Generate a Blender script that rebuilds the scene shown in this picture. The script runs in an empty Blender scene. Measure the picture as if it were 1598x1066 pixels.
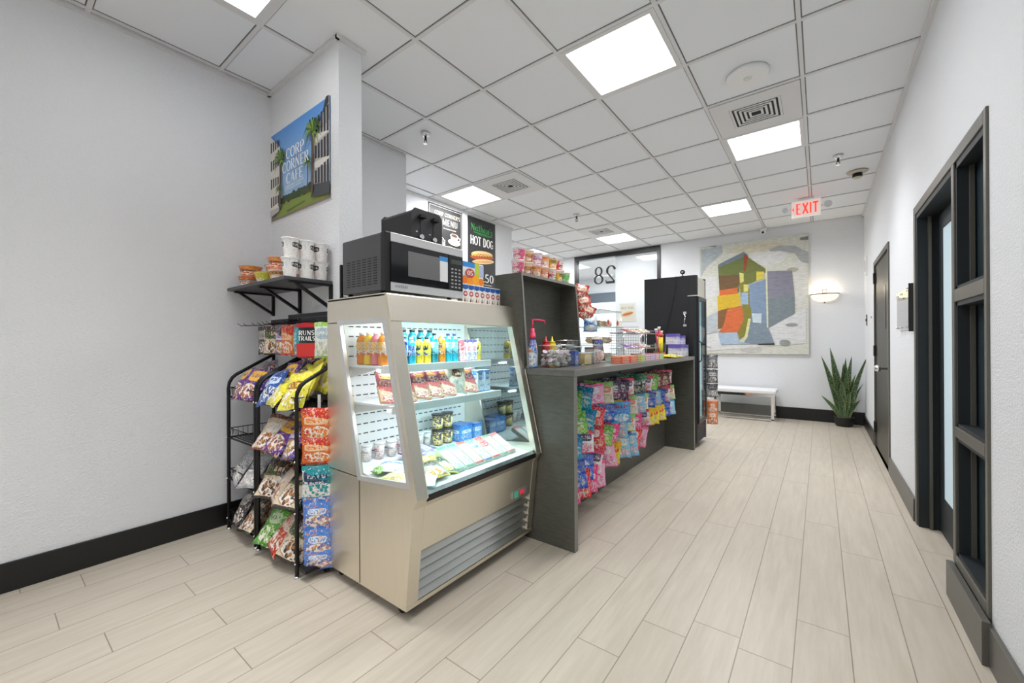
import bpy, math, random
from mathutils import Vector, Matrix, Euler
PI = math.pi
R = math.radians
sc = bpy.context.scene
C = sc.collection

# ------------------------------------------------------------------ camera, world, exposure
CAMZ, ROOMH = 1.209, 3.021
cam_d = bpy.data.cameras.new('camera'); cam = bpy.data.objects.new('camera', cam_d); C.objects.link(cam)
def cam_axes(yaw=.6486, pitch=.0014, roll=-.0048):
    c, s = math.cos, math.sin
    F = Vector((-s(yaw)*c(pitch), c(yaw)*c(pitch), s(pitch)))
    U = Vector((s(yaw)*s(pitch), -c(yaw)*s(pitch), c(pitch)))
    Rr = Vector((c(yaw), s(yaw), 0))
    return Rr*c(roll)+U*s(roll), -Rr*s(roll)+U*c(roll), F
_r, _u, _f = cam_axes()
cam.matrix_world = Matrix(((_r.x, _u.x, -_f.x, 0), (_r.y, _u.y, -_f.y, 0), (_r.z, _u.z, -_f.z, CAMZ), (0, 0, 0, 1)))
cam_d.sensor_width = 36; cam_d.lens = 36*634.5/1598; cam_d.shift_y = (534.35-533)/1598; cam_d.clip_start = .02
sc.camera = cam
sc.view_settings.view_transform = 'Standard'; sc.view_settings.look = 'None'
sc.view_settings.gamma = 1; sc.view_settings.exposure = 0.44; sc.view_settings.use_curve_mapping = False
w = bpy.data.worlds.new('world'); sc.world = w; w.use_nodes = True
w.node_tree.nodes['Background'].inputs[0].default_value = (.9, .95, 1, 1)
w.node_tree.nodes['Background'].inputs[1].default_value = .6
TROFFER_W = 19.0      # watts of each ceiling light
LED_W = 2.3

# ------------------------------------------------------------------ materials
def lin(c):
    return tuple(((v/255)/12.92 if v/255 <= .04045 else ((v/255+.055)/1.055)**2.4) for v in c)
def setin(n, k, v):
    if k in n.inputs: n.inputs[k].default_value = v
_m = {}
def mat(name, col, rough=.5, metal=0, emit=0, spec=.5, coat=0):
    if name in _m: return _m[name]
    m = bpy.data.materials.new(name); m.use_nodes = True
    b = m.node_tree.nodes['Principled BSDF']; c = (*lin(col), 1)
    setin(b, 'Base Color', c); setin(b, 'Roughness', rough); setin(b, 'Metallic', metal); setin(b, 'Specular IOR Level', spec)
    if coat: setin(b, 'Coat Weight', coat)
    if emit: setin(b, 'Emission Color', c); setin(b, 'Emission Strength', emit)
    m.diffuse_color = c; _m[name] = m
    return m
class NT:
    def __init__(s, m): s.t = m.node_tree; s.n = s.t.nodes; s.l = s.t.links
    def new(s, ty, **k):
        n = s.n.new(ty)
        for a, b in k.items(): setattr(n, a, b)
        return n
    def math(s, op, a, b=None, c=None):
        n = s.n.new('ShaderNodeMath'); n.operation = op
        for i, v in enumerate((a, b, c)):
            if v is None: continue
            if isinstance(v, (int, float)): n.inputs[i].default_value = v
            else: s.l.new(v, n.inputs[i])
        return n.outputs[0]
    def mix(s, f, a, b):
        n = s.n.new('ShaderNodeMix'); n.data_type = 'RGBA'
        for i, v in ((0, f), (6, a), (7, b)):
            if isinstance(v, (int, float)): n.inputs[i].default_value = v
            elif isinstance(v, tuple): n.inputs[i].default_value = v if len(v) == 4 else (*v, 1)
            else: s.l.new(v, n.inputs[i])
        return n.outputs[2]
    def link(s, a, b): s.l.new(a, b)
    def bump(s, h, strength, dist):
        n = s.n.new('ShaderNodeBump'); n.inputs['Strength'].default_value = strength; n.inputs['Distance'].default_value = dist
        s.l.new(h, n.inputs['Height']); s.l.new(n.outputs[0], s.n['Principled BSDF'].inputs['Normal'])
    def noise(s, vec, scale, detail=2, rough=.5):
        n = s.n.new('ShaderNodeTexNoise'); n.inputs['Scale'].default_value = scale; n.inputs['Detail'].default_value = detail
        n.inputs['Roughness'].default_value = rough
        if vec is not None: s.l.new(vec, n.inputs['Vector'])
        return n.outputs['Fac']
    def mapping(s, src, scale, rot=(0, 0, 0), loc=(0, 0, 0)):
        n = s.n.new('ShaderNodeMapping'); n.inputs['Scale'].default_value = scale; n.inputs['Rotation'].default_value = rot; n.inputs['Location'].default_value = loc
        s.l.new(src, n.inputs['Vector']); return n.outputs[0]
def coords(t, kind='Object'):
    return t.new('ShaderNodeTexCoord').outputs[kind]

def wall_material():
    m = mat('wall_paint', (231, 233, 236), .62); t = NT(m); o = coords(t)
    h = t.noise(t.mapping(o, (1, 1, 1.5)), 75, 3, .65); t.bump(h, .8, .006); return m
def floor_material():
    m = mat('plank_floor', (205, 196, 181), .38); t = NT(m); o = coords(t)
    sep = t.new('ShaderNodeSeparateXYZ'); t.link(o, sep.inputs[0])
    u = t.math('DIVIDE', t.math('ADD', sep.outputs[0], 20.201), .178); iu = t.math('FLOOR', u); fu = t.math('SUBTRACT', u, iu)
    wn = t.new('ShaderNodeTexWhiteNoise', noise_dimensions='1D'); t.link(iu, wn.inputs['W'])
    v = t.math('DIVIDE', t.math('ADD', t.math('ADD', sep.outputs[1], 20), t.math('MULTIPLY', wn.outputs['Value'], 1.22)), 1.22)
    iv = t.math('FLOOR', v); fv = t.math('SUBTRACT', v, iv)
    wn2 = t.new('ShaderNodeTexWhiteNoise', noise_dimensions='2D'); cb = t.new('ShaderNodeCombineXYZ'); t.link(iu, cb.inputs[0]); t.link(iv, cb.inputs[1]); t.link(cb.outputs[0], wn2.inputs['Vector'])
    rnd = wn2.outputs['Value']
    cb2 = t.new('ShaderNodeCombineXYZ')
    t.link(sep.outputs[0], cb2.inputs[0]); t.link(t.math('MULTIPLY', sep.outputs[1], .09), cb2.inputs[1]); t.link(t.math('MULTIPLY', rnd, 40), cb2.inputs[2])
    g = t.noise(cb2.outputs[0], 34, 6, .62)
    cb3 = t.new('ShaderNodeCombineXYZ')
    t.link(sep.outputs[0], cb3.inputs[0]); t.link(t.math('MULTIPLY', sep.outputs[1], .25), cb3.inputs[1]); t.link(t.math('MULTIPLY', rnd, 70), cb3.inputs[2])
    g2 = t.noise(cb3.outputs[0], 7, 3, .5)
    a = t.mix(t.math('MULTIPLY', t.math('SUBTRACT', g, .3), 1.6), lin((184, 173, 156)), lin((217, 208, 194)))
    b = t.mix(t.math('MULTIPLY', g2, .55), a, lin((199, 190, 175)))
    c = t.mix(t.math('MULTIPLY', rnd, .30), b, lin((186, 177, 162)))
    su = t.math('MINIMUM', fu, t.math('SUBTRACT', 1, fu)); sv = t.math('MINIMUM', fv, t.math('SUBTRACT', 1, fv))
    s1 = t.math('LESS_THAN', su, .011); s2 = t.math('LESS_THAN', sv, .0017)
    seam = t.math('MAXIMUM', s1, s2)
    d = t.mix(t.math('MULTIPLY', seam, .75), c, lin((120, 108, 92)))
    t.link(d, t.n['Principled BSDF'].inputs['Base Color'])
    t.bump(t.math('SUBTRACT', t.math('MULTIPLY', g, .25), seam), .25, .002)
    return m
def tile_material():
    m = mat('ceiling_tile', (238, 240, 244), .85, spec=.2); t = NT(m); o = coords(t)
    sep = t.new('ShaderNodeSeparateXYZ'); t.link(o, sep.inputs[0])
    ds = []
    for k, off in ((0, .0886), (1, -2.811)):
        u = t.math('DIVIDE', t.math('ADD', sep.outputs[k], off+61), .61); f = t.math('FRACT', u)
        ds.append(t.math('MINIMUM', f, t.math('SUBTRACT', 1, f)))
    gap = t.math('LESS_THAN', t.math('MINIMUM', ds[0], ds[1]), .028)
    c = t.mix(gap, lin((237, 240, 244)), lin((118, 118, 120)))
    t.link(c, t.n['Principled BSDF'].inputs['Base Color'])
    t.bump(t.noise(o, 90, 3), .12, .003); return m
def steel_material(name, col, rough=.32, axis='Z'):
    m = mat(name, col, rough, 1.0); t = NT(m); o = coords(t)
    sc3 = (60, 60, 1.2) if axis == 'Z' else ((10, .8, 10) if axis == 'Y' else (1.2, 60, 60))
    n = t.noise(t.mapping(o, sc3), 6, 4, .6); big = t.noise(o, 3.2, 3)
    c = t.mix(t.math('MULTIPLY', n, .35), lin(col), lin(tuple(max(0, v-45) for v in col)))
    c2 = t.mix(t.math('MULTIPLY', big, .25), c, lin(tuple(max(0, v-25) for v in col)))
    t.link(c2, t.n['Principled BSDF'].inputs['Base Color'])
    t.link(t.math('ADD', t.math('MULTIPLY', n, .2), rough-.08), t.n['Principled BSDF'].inputs['Roughness'])
    return m
def board_material(name, col, rough=.45):
    m = mat(name, col, rough); t = NT(m); o = coords(t)
    n = t.noise(t.mapping(o, (3, 3, 14)), 5, 4, .6)
    c = t.mix(n, lin(tuple(int(v*.78) for v in col)), lin(tuple(min(255, int(v*1.25)) for v in col)))
    t.link(c, t.n['Principled BSDF'].inputs['Base Color']); return m
def glass(name, tint=(245, 252, 252), refl=1.0):
    if name in _m: return _m[name]
    m = bpy.data.materials.new(name); m.use_nodes = True; t = NT(m)
    for n in list(t.n): t.n.remove(n)
    out = t.new('ShaderNodeOutputMaterial'); mx = t.new('ShaderNodeMixShader'); tr = t.new('ShaderNodeBsdfTransparent'); gl = t.new('ShaderNodeBsdfGlossy')
    tr.inputs[0].default_value = (*lin(tint), 1); gl.inputs['Roughness'].default_value = .02
    lw = t.new('ShaderNodeLayerWeight'); lw.inputs[0].default_value = .5
    fac = t.math('MULTIPLY', t.math('ADD', t.math('MULTIPLY', t.math('POWER', lw.outputs['Facing'], 4.5), .5), .022), refl)
    t.link(fac, mx.inputs[0]); t.link(tr.outputs[0], mx.inputs[1]); t.link(gl.outputs[0], mx.inputs[2]); t.link(mx.outputs[0], out.inputs[0])
    _m[name] = m; return m

# printed wrapping: bands, a lettering block, a picture of the contents; all in the package's own UVs
def _print_group():
    g = bpy.data.node_groups.new('package_print', 'ShaderNodeTree')
    I = g.interface
    for nm in ('Base', 'Band', 'Logo', 'Food'): I.new_socket(nm, in_out='INPUT', socket_type='NodeSocketColor')
    for nm in ('Seed', 'Busy'): I.new_socket(nm, in_out='INPUT', socket_type='NodeSocketFloat')
    I.new_socket('Color', in_out='OUTPUT', socket_type='NodeSocketColor')
    class W: node_tree = g
    t = NT(W); gi = t.new('NodeGroupInput'); go = t.new('NodeGroupOutput')
    uv = t.new('ShaderNodeUVMap').outputs[0]; sep = t.new('ShaderNodeSeparateXYZ'); t.link(uv, sep.inputs[0]); U, V = sep.outputs[0], sep.outputs[1]
    cb = t.new('ShaderNodeCombineXYZ'); t.link(U, cb.inputs[0]); t.link(V, cb.inputs[1]); t.link(gi.outputs['Seed'], cb.inputs[2])
    vo = t.new('ShaderNodeTexVoronoi'); vo.inputs['Scale'].default_value = 9; t.link(cb.outputs[0], vo.inputs['Vector'])
    cells = t.new('ShaderNodeSeparateXYZ'); t.link(vo.outputs['Color'], cells.inputs[0])
    def ell(cx, cy, rx, ry):
        a = t.math('DIVIDE', t.math('SUBTRACT', U, cx), rx); b = t.math('DIVIDE', t.math('SUBTRACT', V, cy), ry)
        return t.math('LESS_THAN', t.math('ADD', t.math('MULTIPLY', a, a), t.math('MULTIPLY', b, b)), 1)
    c = gi.outputs['Base']
    food = t.mix(cells.outputs[0], gi.outputs['Food'], gi.outputs['Band'])
    food2 = t.mix(t.math('GREATER_THAN', vo.outputs['Distance'], .55), food, (.9, .85, .8, 1))
    c = t.mix(t.math('MULTIPLY', ell(.5, .27, .42, .2), gi.outputs['Busy']), c, food2)
    c = t.mix(t.math('GREATER_THAN', V, .88), c, gi.outputs['Band'])
    c = t.mix(t.math('LESS_THAN', V, .06), c, gi.outputs['Band'])
    s1 = t.math('FRACT', t.math('MULTIPLY', gi.outputs['Seed'], .377)); s2 = t.math('FRACT', t.math('MULTIPLY', gi.outputs['Seed'], .619))
    lcy = t.math('ADD', .56, t.math('MULTIPLY', s1, .18))
    ex = t.math('DIVIDE', t.math('SUBTRACT', U, .5), t.math('ADD', .26, t.math('MULTIPLY', s2, .2))); ey = t.math('DIVIDE', t.math('SUBTRACT', V, lcy), t.math('ADD', .09, t.math('MULTIPLY', s1, .09)))
    squ = t.math('ADD', t.math('POWER', t.math('ABSOLUTE', ex), t.math('ADD', 2, t.math('MULTIPLY', s2, 5))), t.math('POWER', t.math('ABSOLUTE', ey), t.math('ADD', 2, t.math('MULTIPLY', s2, 5))))
    c = t.mix(t.math('LESS_THAN', squ, 1), c, gi.outputs['Logo'])
    diag = t.math('GREATER_THAN', t.math('ADD', V, t.math('MULTIPLY', U, t.math('SUBTRACT', s2, .5))), t.math('ADD', .78, t.math('MULTIPLY', s1, .15)))
    c = t.mix(t.math('MULTIPLY', diag, gi.outputs['Busy']), c, gi.outputs['Band'])
    n = t.noise(t.mapping(cb.outputs[0], (16, 7, 1)), 1.4, 1)
    r1 = t.math('LESS_THAN', t.math('ABSOLUTE', t.math('SUBTRACT', U, .5)), .32); r2 = t.math('LESS_THAN', t.math('ABSOLUTE', t.math('SUBTRACT', V, lcy)), .06)
    c = t.mix(t.math('MULTIPLY', t.math('MULTIPLY', r1, r2), t.math('GREATER_THAN', n, .52)), c, gi.outputs['Base'])
    n3 = t.noise(t.mapping(cb.outputs[0], (3, 3, 1)), 2.2, 3, .7)
    c = t.mix(t.math('MULTIPLY', t.math('GREATER_THAN', n3, .60), t.math('MULTIPLY', gi.outputs['Busy'], .6)), c, gi.outputs['Logo'])
    n4 = t.noise(t.mapping(cb.outputs[0], (1, 1.6, 1), (0, 0, .5)), 13, 2, .6)
    c = t.mix(t.math('MULTIPLY', t.math('GREATER_THAN', n4, .60), t.math('MULTIPLY', gi.outputs['Busy'], .75)), c, gi.outputs['Food'])
    n5 = t.noise(t.mapping(cb.outputs[0], (2, 1, 1), (0, 0, -.4), (3, 5, 0)), 10, 2, .6)
    c = t.mix(t.math('MULTIPLY', t.math('GREATER_THAN', n5, .63), t.math('MULTIPLY', gi.outputs['Busy'], .8)), c, (.86, .86, .84, 1))
    t.link(c, go.inputs[0]); return g
PG = _print_group()
def pkg(name, base, band, logo, food, seed=0., busy=1., rough=.28):
    if name in _m: return _m[name]
    m = mat(name, base, rough); t = NT(m); g = t.new('ShaderNodeGroup'); g.node_tree = PG
    for k, v in (('Base', base), ('Band', band), ('Logo', logo), ('Food', food)): g.inputs[k].default_value = (*lin(v), 1)
    g.inputs['Seed'].default_value = seed*3.7; g.inputs['Busy'].default_value = busy
    t.link(g.outputs[0], t.n['Principled BSDF'].inputs['Base Color']); return m

WALL = wall_material(); FLOOR = floor_material(); TILE = tile_material()
STEEL = steel_material('brushed_steel', (242, 235, 220), .33); STEELY = steel_material('brushed_steel_louvre', (216, 214, 208), .3, 'Y')
ALU = mat('aluminium_trim', (205, 206, 206), .35, .45); CHROME = mat('chrome', (225, 225, 228), .08, 1)
BLACK = mat('black_paint', (20, 20, 21), .35); BLKBASE = mat('black_baseboard', (17, 17, 17), .38)
BLKMET = mat('black_metal', (24, 24, 26), .38, .3); RUBBER = mat('black_rubber', (16, 16, 16), .7)
WHITE = mat('white_plastic', (238, 238, 238), .4); TBAR = mat('ceiling_grid_white', (222, 222, 223), .5)
LAMIN = board_material('dark_laminate', (80, 80, 73), .42); LAMEDGE = mat('laminate_edge', (132, 130, 125), .4)
LAMTOP = board_material('counter_laminate', (98, 96, 92), .28)
FRAMEM = mat('bronze_grey_frame', (98, 96, 89), .4, .3); FRAMED = mat('dark_teal_reveal', (26, 34, 38), .55)
DOORM = steel_material('grey_door_paint', (106, 104, 96), .42)
GLASS = glass('clear_glass', (251, 252, 252)); GLASSD = glass('showcase_glass', (236, 248, 248), 1.3)
ACR = glass('clear_acrylic', (249, 252, 252), 3.2)

# ------------------------------------------------------------------ mesh helpers
class MB:
    def __init__(s): s.v = []; s.f = []; s.mi = []; s.uv = []; s.mats = []; s.sm = []
    def _m(s, m):
        if m not in s.mats: s.mats.append(m)
        return s.mats.index(m)
    def face(s, idx, m, uv=None, sm=False): s.f.append(idx); s.mi.append(s._m(m)); s.uv.append(uv); s.sm.append(sm)
    def quad(s, pts, m, uv=((0, 0), (1, 0), (1, 1), (0, 1))):
        n = len(s.v); s.v += [tuple(p) for p in pts]; s.face(tuple(range(n, n+len(pts))), m, uv if len(pts) == 4 else None); return s
    def box(s, a, b, m, uvall=False):
        x0, x1 = sorted((a[0], b[0])); y0, y1 = sorted((a[1], b[1])); z0, z1 = sorted((a[2], b[2])); n = len(s.v)
        s.v += [(x0, y0, z0), (x1, y0, z0), (x1, y1, z0), (x0, y1, z0), (x0, y0, z1), (x1, y0, z1), (x1, y1, z1), (x0, y1, z1)]
        U = ((0, 0), (1, 0), (1, 1), (0, 1))
        for q in ((0, 1, 5, 4), (1, 2, 6, 5), (2, 3, 7, 6), (3, 0, 4, 7)): s.face(tuple(n+i for i in q), m, U)
        Z = ((.02, .97),)*4
        s.face(tuple(n+i for i in (4, 5, 6, 7)), m, Z); s.face(tuple(n+i for i in (3, 2, 1, 0)), m, Z); return s
    def prism(s, poly, axis, a, b, m, mcap=None):
        """poly of 2D points extruded along axis between a and b; for axis y the points are (x,z), for x (y,z), for z (x,y)"""
        def P(p, t): return {'y': (p[0], t, p[1]), 'x': (t, p[0], p[1]), 'z': (p[0], p[1], t)}[axis]
        n = len(s.v); k = len(poly)
        s.v += [P(p, a) for p in poly]+[P(p, b) for p in poly]
        for i in range(k): j = (i+1) % k; s.face((n+i, n+j, n+k+j, n+k+i), m)
        s.face(tuple(n+i for i in range(k)), mcap or m); s.face(tuple(n+k+i for i in reversed(range(k))), mcap or m); return s
    def frame(s, outer, inner, axis, a, b, m):
        """a flat ring between two polygons with the same number of points, extruded"""
        def P(p, t): return {'y': (p[0], t, p[1]), 'x': (t, p[0], p[1]), 'z': (p[0], p[1], t)}[axis]
        n = len(s.v); k = len(outer)
        for t in (a, b): s.v += [P(p, t) for p in outer]+[P(p, t) for p in inner]
        for i in range(k):
            j = (i+1) % k
            s.face((n+i, n+j, n+k+j, n+k+i), m); s.face((n+2*k+i, n+3*k+i, n+3*k+j, n+2*k+j), m)
            s.face((n+i, n+2*k+i, n+2*k+j, n+j), m); s.face((n+k+i, n+k+j, n+3*k+j, n+3*k+i), m)
        return s
    def tube(s, pts, r, m, seg=8, closed=False):
        pts = [Vector(p) for p in pts]; n0 = len(s.v); k = len(pts)
        up = Vector((0, 0, 1))
        for i, p in enumerate(pts):
            if closed: d = pts[(i+1) % k]-pts[i-1]
            else: d = pts[min(i+1, k-1)]-pts[max(i-1, 0)]
            d.normalize(); a = d.cross(up)
            if a.length < .05: a = d.cross(Vector((1, 0, 0)))
            a.normalize(); b = d.cross(a); rr = r[i] if isinstance(r, (list, tuple)) else r
            for q in range(seg):
                t = 2*PI*q/seg; s.v.append(tuple(p+a*(math.cos(t)*rr)+b*(math.sin(t)*rr)))
        for i in range(k if closed else k-1):
            j = (i+1) % k
            for q in range(seg):
                q2 = (q+1) % seg; s.face((n0+i*seg+q, n0+i*seg+q2, n0+j*seg+q2, n0+j*seg+q), m, None, True)
        if not closed:
            s.face(tuple(n0+q for q in reversed(range(seg))), m); s.face(tuple(n0+(k-1)*seg+q for q in range(seg)), m)
        return s
    def lathe(s, prof, m, c=(0, 0, 0), seg=20, axis='z', mats=None, cap=True):
        """prof: (r,h) pairs from bottom to top"""
        n0 = len(s.v); k = len(prof); h0, h1 = prof[0][1], prof[-1][1]
        L = [0]
        for i in range(1, k): L.append(L[-1]+math.hypot(prof[i][0]-prof[i-1][0], prof[i][1]-prof[i-1][1]))
        for r, h in prof:
            for q in range(seg):
                t = 2*PI*q/seg; x, y = math.cos(t)*r, math.sin(t)*r
                s.v.append((c[0]+x, c[1]+y, c[2]+h) if axis == 'z' else ((c[0]+h, c[1]+x, c[2]+y) if axis == 'x' else (c[0]+x, c[1]+h, c[2]+y)))
        for i in range(k-1):
            mm = mats[i] if mats else m
            for q in range(seg):
                q2 = (q+1) % seg; u0, u1 = (q*2/seg) % 1.0, ((q+1)*2/seg-1e-6) % 1.0
                v0, v1 = (prof[i][1]-h0)/max(1e-6, h1-h0), (prof[i+1][1]-h0)/max(1e-6, h1-h0)
                s.face((n0+i*seg+q, n0+i*seg+q2, n0+(i+1)*seg+q2, n0+(i+1)*seg+q), mm, ((u0, v0), (u1, v0), (u1, v1), (u0, v1)), True)
        if cap:
            s.face(tuple(n0+q for q in reversed(range(seg))), mats[0] if mats else m); s.face(tuple(n0+(k-1)*seg+q for q in range(seg)), mats[-1] if mats else m)
        return s
    def sphere(s, c, r, m, seg=14, rings=8, sx=1, sy=1, sz=1):
        n0 = len(s.v)
        for i in range(rings+1):
            a = PI*i/rings
            for q in range(seg):
                t = 2*PI*q/seg; s.v.append((c[0]+math.sin(a)*math.cos(t)*r*sx, c[1]+math.sin(a)*math.sin(t)*r*sy, c[2]-math.cos(a)*r*sz))
        for i in range(rings):
            for q in range(seg):
                q2 = (q+1) % seg; s.face((n0+i*seg+q, n0+i*seg+q2, n0+(i+1)*seg+q2, n0+(i+1)*seg+q), m, None, True)
        return s
    def xf(s, M, start=0):
        s.v[start:] = [tuple(M @ Vector(p)) for p in s.v[start:]]; return s
    def build(s, name, parent=None, loc=None, rot=None, bevel=0):
        me = bpy.data.meshes.new(name); me.from_pydata(s.v, [], s.f); me.update()
        for m in s.mats: me.materials.append(m)
        me.polygons.foreach_set('material_index', s.mi); me.polygons.foreach_set('use_smooth', s.sm)
        if any(s.uv):
            ul = me.uv_layers.new(name='UVMap'); li = 0
            for f, uv in zip(s.f, s.uv):
                for j in range(len(f)):
                    ul.data[li].uv = uv[j] if uv and j < len(uv) else (.02, .97); li += 1
        o = bpy.data.objects.new(name, me); C.objects.link(o)
        if parent: o.parent = parent
        if loc: o.location = loc
        if rot: o.rotation_euler = rot
        if bevel:
            b = o.modifiers.new('bevel', 'BEVEL'); b.width = bevel; b.segments = 2; b.limit_method = 'ANGLE'; b.angle_limit = R(50)
        return o
def box(name, a, b, m, parent=None, bevel=0): return MB().box(a, b, m).build(name, parent, bevel=bevel)
def tag(o, label, cat, group=None):
    o['label'] = label; o['category'] = cat
    if group: o['group'] = group
    return o
def thing(name, label, cat, loc=(0, 0, 0), rot=(0, 0, 0), group=None):
    o = bpy.data.objects.new(name, None); C.objects.link(o); o.location = loc; o.rotation_euler = rot; o.empty_display_size = .05
    return tag(o, label, cat, group)
def struct(o): o['kind'] = 'structure'; return o
def plab(o, l): o['label'] = l; return o
def dup(o, loc=None, rot=None, label=None, parent=None):
    c = o.copy(); C.objects.link(c); c.parent = parent
    if loc is not None: c.location = loc
    if rot is not None: c.rotation_euler = rot
    if label: c['label'] = label
    for ch in list(o.children): dup(ch, parent=c)
    return c

# flat printed artwork: polygons laid in thin layers on a board
class Canvas:
    def __init__(s, org, u, v, n, W, H): s.o, s.u, s.v_, s.n = Vector(org), Vector(u)*W, Vector(v)*H, Vector(n); s.asp = W/H; s.mb = MB(); s.k = 1
    def P(s, p): return s.o+s.u*p[0]+s.v_*p[1]+s.n*(.0004*s.k)
    def poly(s, pts, m, step=True):
        base = len(s.mb.v); s.mb.v += [tuple(s.P(p)) for p in pts]; s.mb.face(tuple(range(base, base+len(pts))), m)
        if step: s.k += 1
        return s
    def rect(s, x0, y0, x1, y1, m): return s.poly([(x0, y0), (x1, y0), (x1, y1), (x0, y1)], m)
    def oval(s, cx, cy, rx, ry, m, n=22, rot=0): 
        return s.poly([(cx+rx*math.cos(t)*math.cos(rot)-ry*math.sin(t)*math.sin(rot), cy+rx*math.cos(t)*math.sin(rot)+ry*math.sin(t)*math.cos(rot)) for t in [2*PI*i/n for i in range(n)]], m)
    def line(s, pts, w, m, taper=False):
        """stroke in canvas units of width; w in canvas height units"""
        a = s.asp
        for i in range(len(pts)-1):
            (x0, y0), (x1, y1) = pts[i], pts[i+1]; dx, dy = (x1-x0)*a, y1-y0; L = math.hypot(dx, dy) or 1
            w0, w1 = (w*(1-i/(len(pts)-1)), w*(1-(i+1)/(len(pts)-1))) if taper else (w, w)
            nx, ny = -dy/L/a*.5, dx/L*.5
            s.poly([(x0-nx*w0, y0-ny*w0), (x1-nx*w1, y1-ny*w1), (x1+nx*w1, y1+ny*w1), (x0+nx*w0, y0+ny*w0)], m, False)
        s.k += 1; return s
    def text(s, txt, cx, cy, h, m, bold=1., serif=True, wide=1., mirror=False, maxw=None):
        """stroke lettering centred on (cx,cy), cap height h in canvas height units"""
        if maxw: wide = wide*maxw/((sum(GL.get(ch, (.5, []))[0] for ch in txt)+.07*(len(txt)-1))*h/s.asp*wide)
        gap = .07*wide; ws = [GL.get(ch, (.5, []))[0]*wide for ch in txt]; tot = sum(ws)+gap*(len(txt)-1); x = -tot/2
        for ch, wd in zip(txt, ws):
            for st in GL.get(ch, (.5, []))[1]:
                if st[0] == 'b':
                    _, x0, y0, x1, y1, t = st; pts = [(x0, y0), (x1, y1)]; tt = t*bold; thick = [tt, tt]
                else:
                    _, ax, ay, rx, ry, a0, a1, t = st; nn = 14; pts = []; thick = []
                    for i in range(nn+1):
                        a = R(a0+(a1-a0)*i/nn); pts.append((ax+rx*math.cos(a), ay+ry*math.sin(a))); thick.append(bold*t*(.35+.65*abs(math.cos(a))))
                if not serif and st[-1] == .055: continue
                L_, Rr = [], []
                for i, (px, py) in enumerate(pts):
                    q0 = pts[max(0, i-1)]; q1 = pts[min(len(pts)-1, i+1)]; dx, dy = q1[0]-q0[0], q1[1]-q0[1]; L = math.hypot(dx, dy) or 1
                    nx, ny = -dy/L*thick[i]/2, dx/L*thick[i]/2; L_.append((px+nx, py+ny)); Rr.append((px-nx, py-ny))
                f = -1 if mirror else 1
                T = lambda p: (cx+f*(x+p[0]*wide)*h/s.asp, cy+(p[1]-.5)*h)
                for i in range(len(pts)-1): s.poly([T(L_[i]), T(L_[i+1]), T(Rr[i+1]), T(Rr[i])], m, False)
            x += wd+gap
        s.k += 1; return s
    def build(s, name, parent): return s.mb.build(name, parent)
TK, TN = .17, .075
def _srf(x, y, w=.26): return ('b', x-w/2, y, x+w/2, y, .055)
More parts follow.
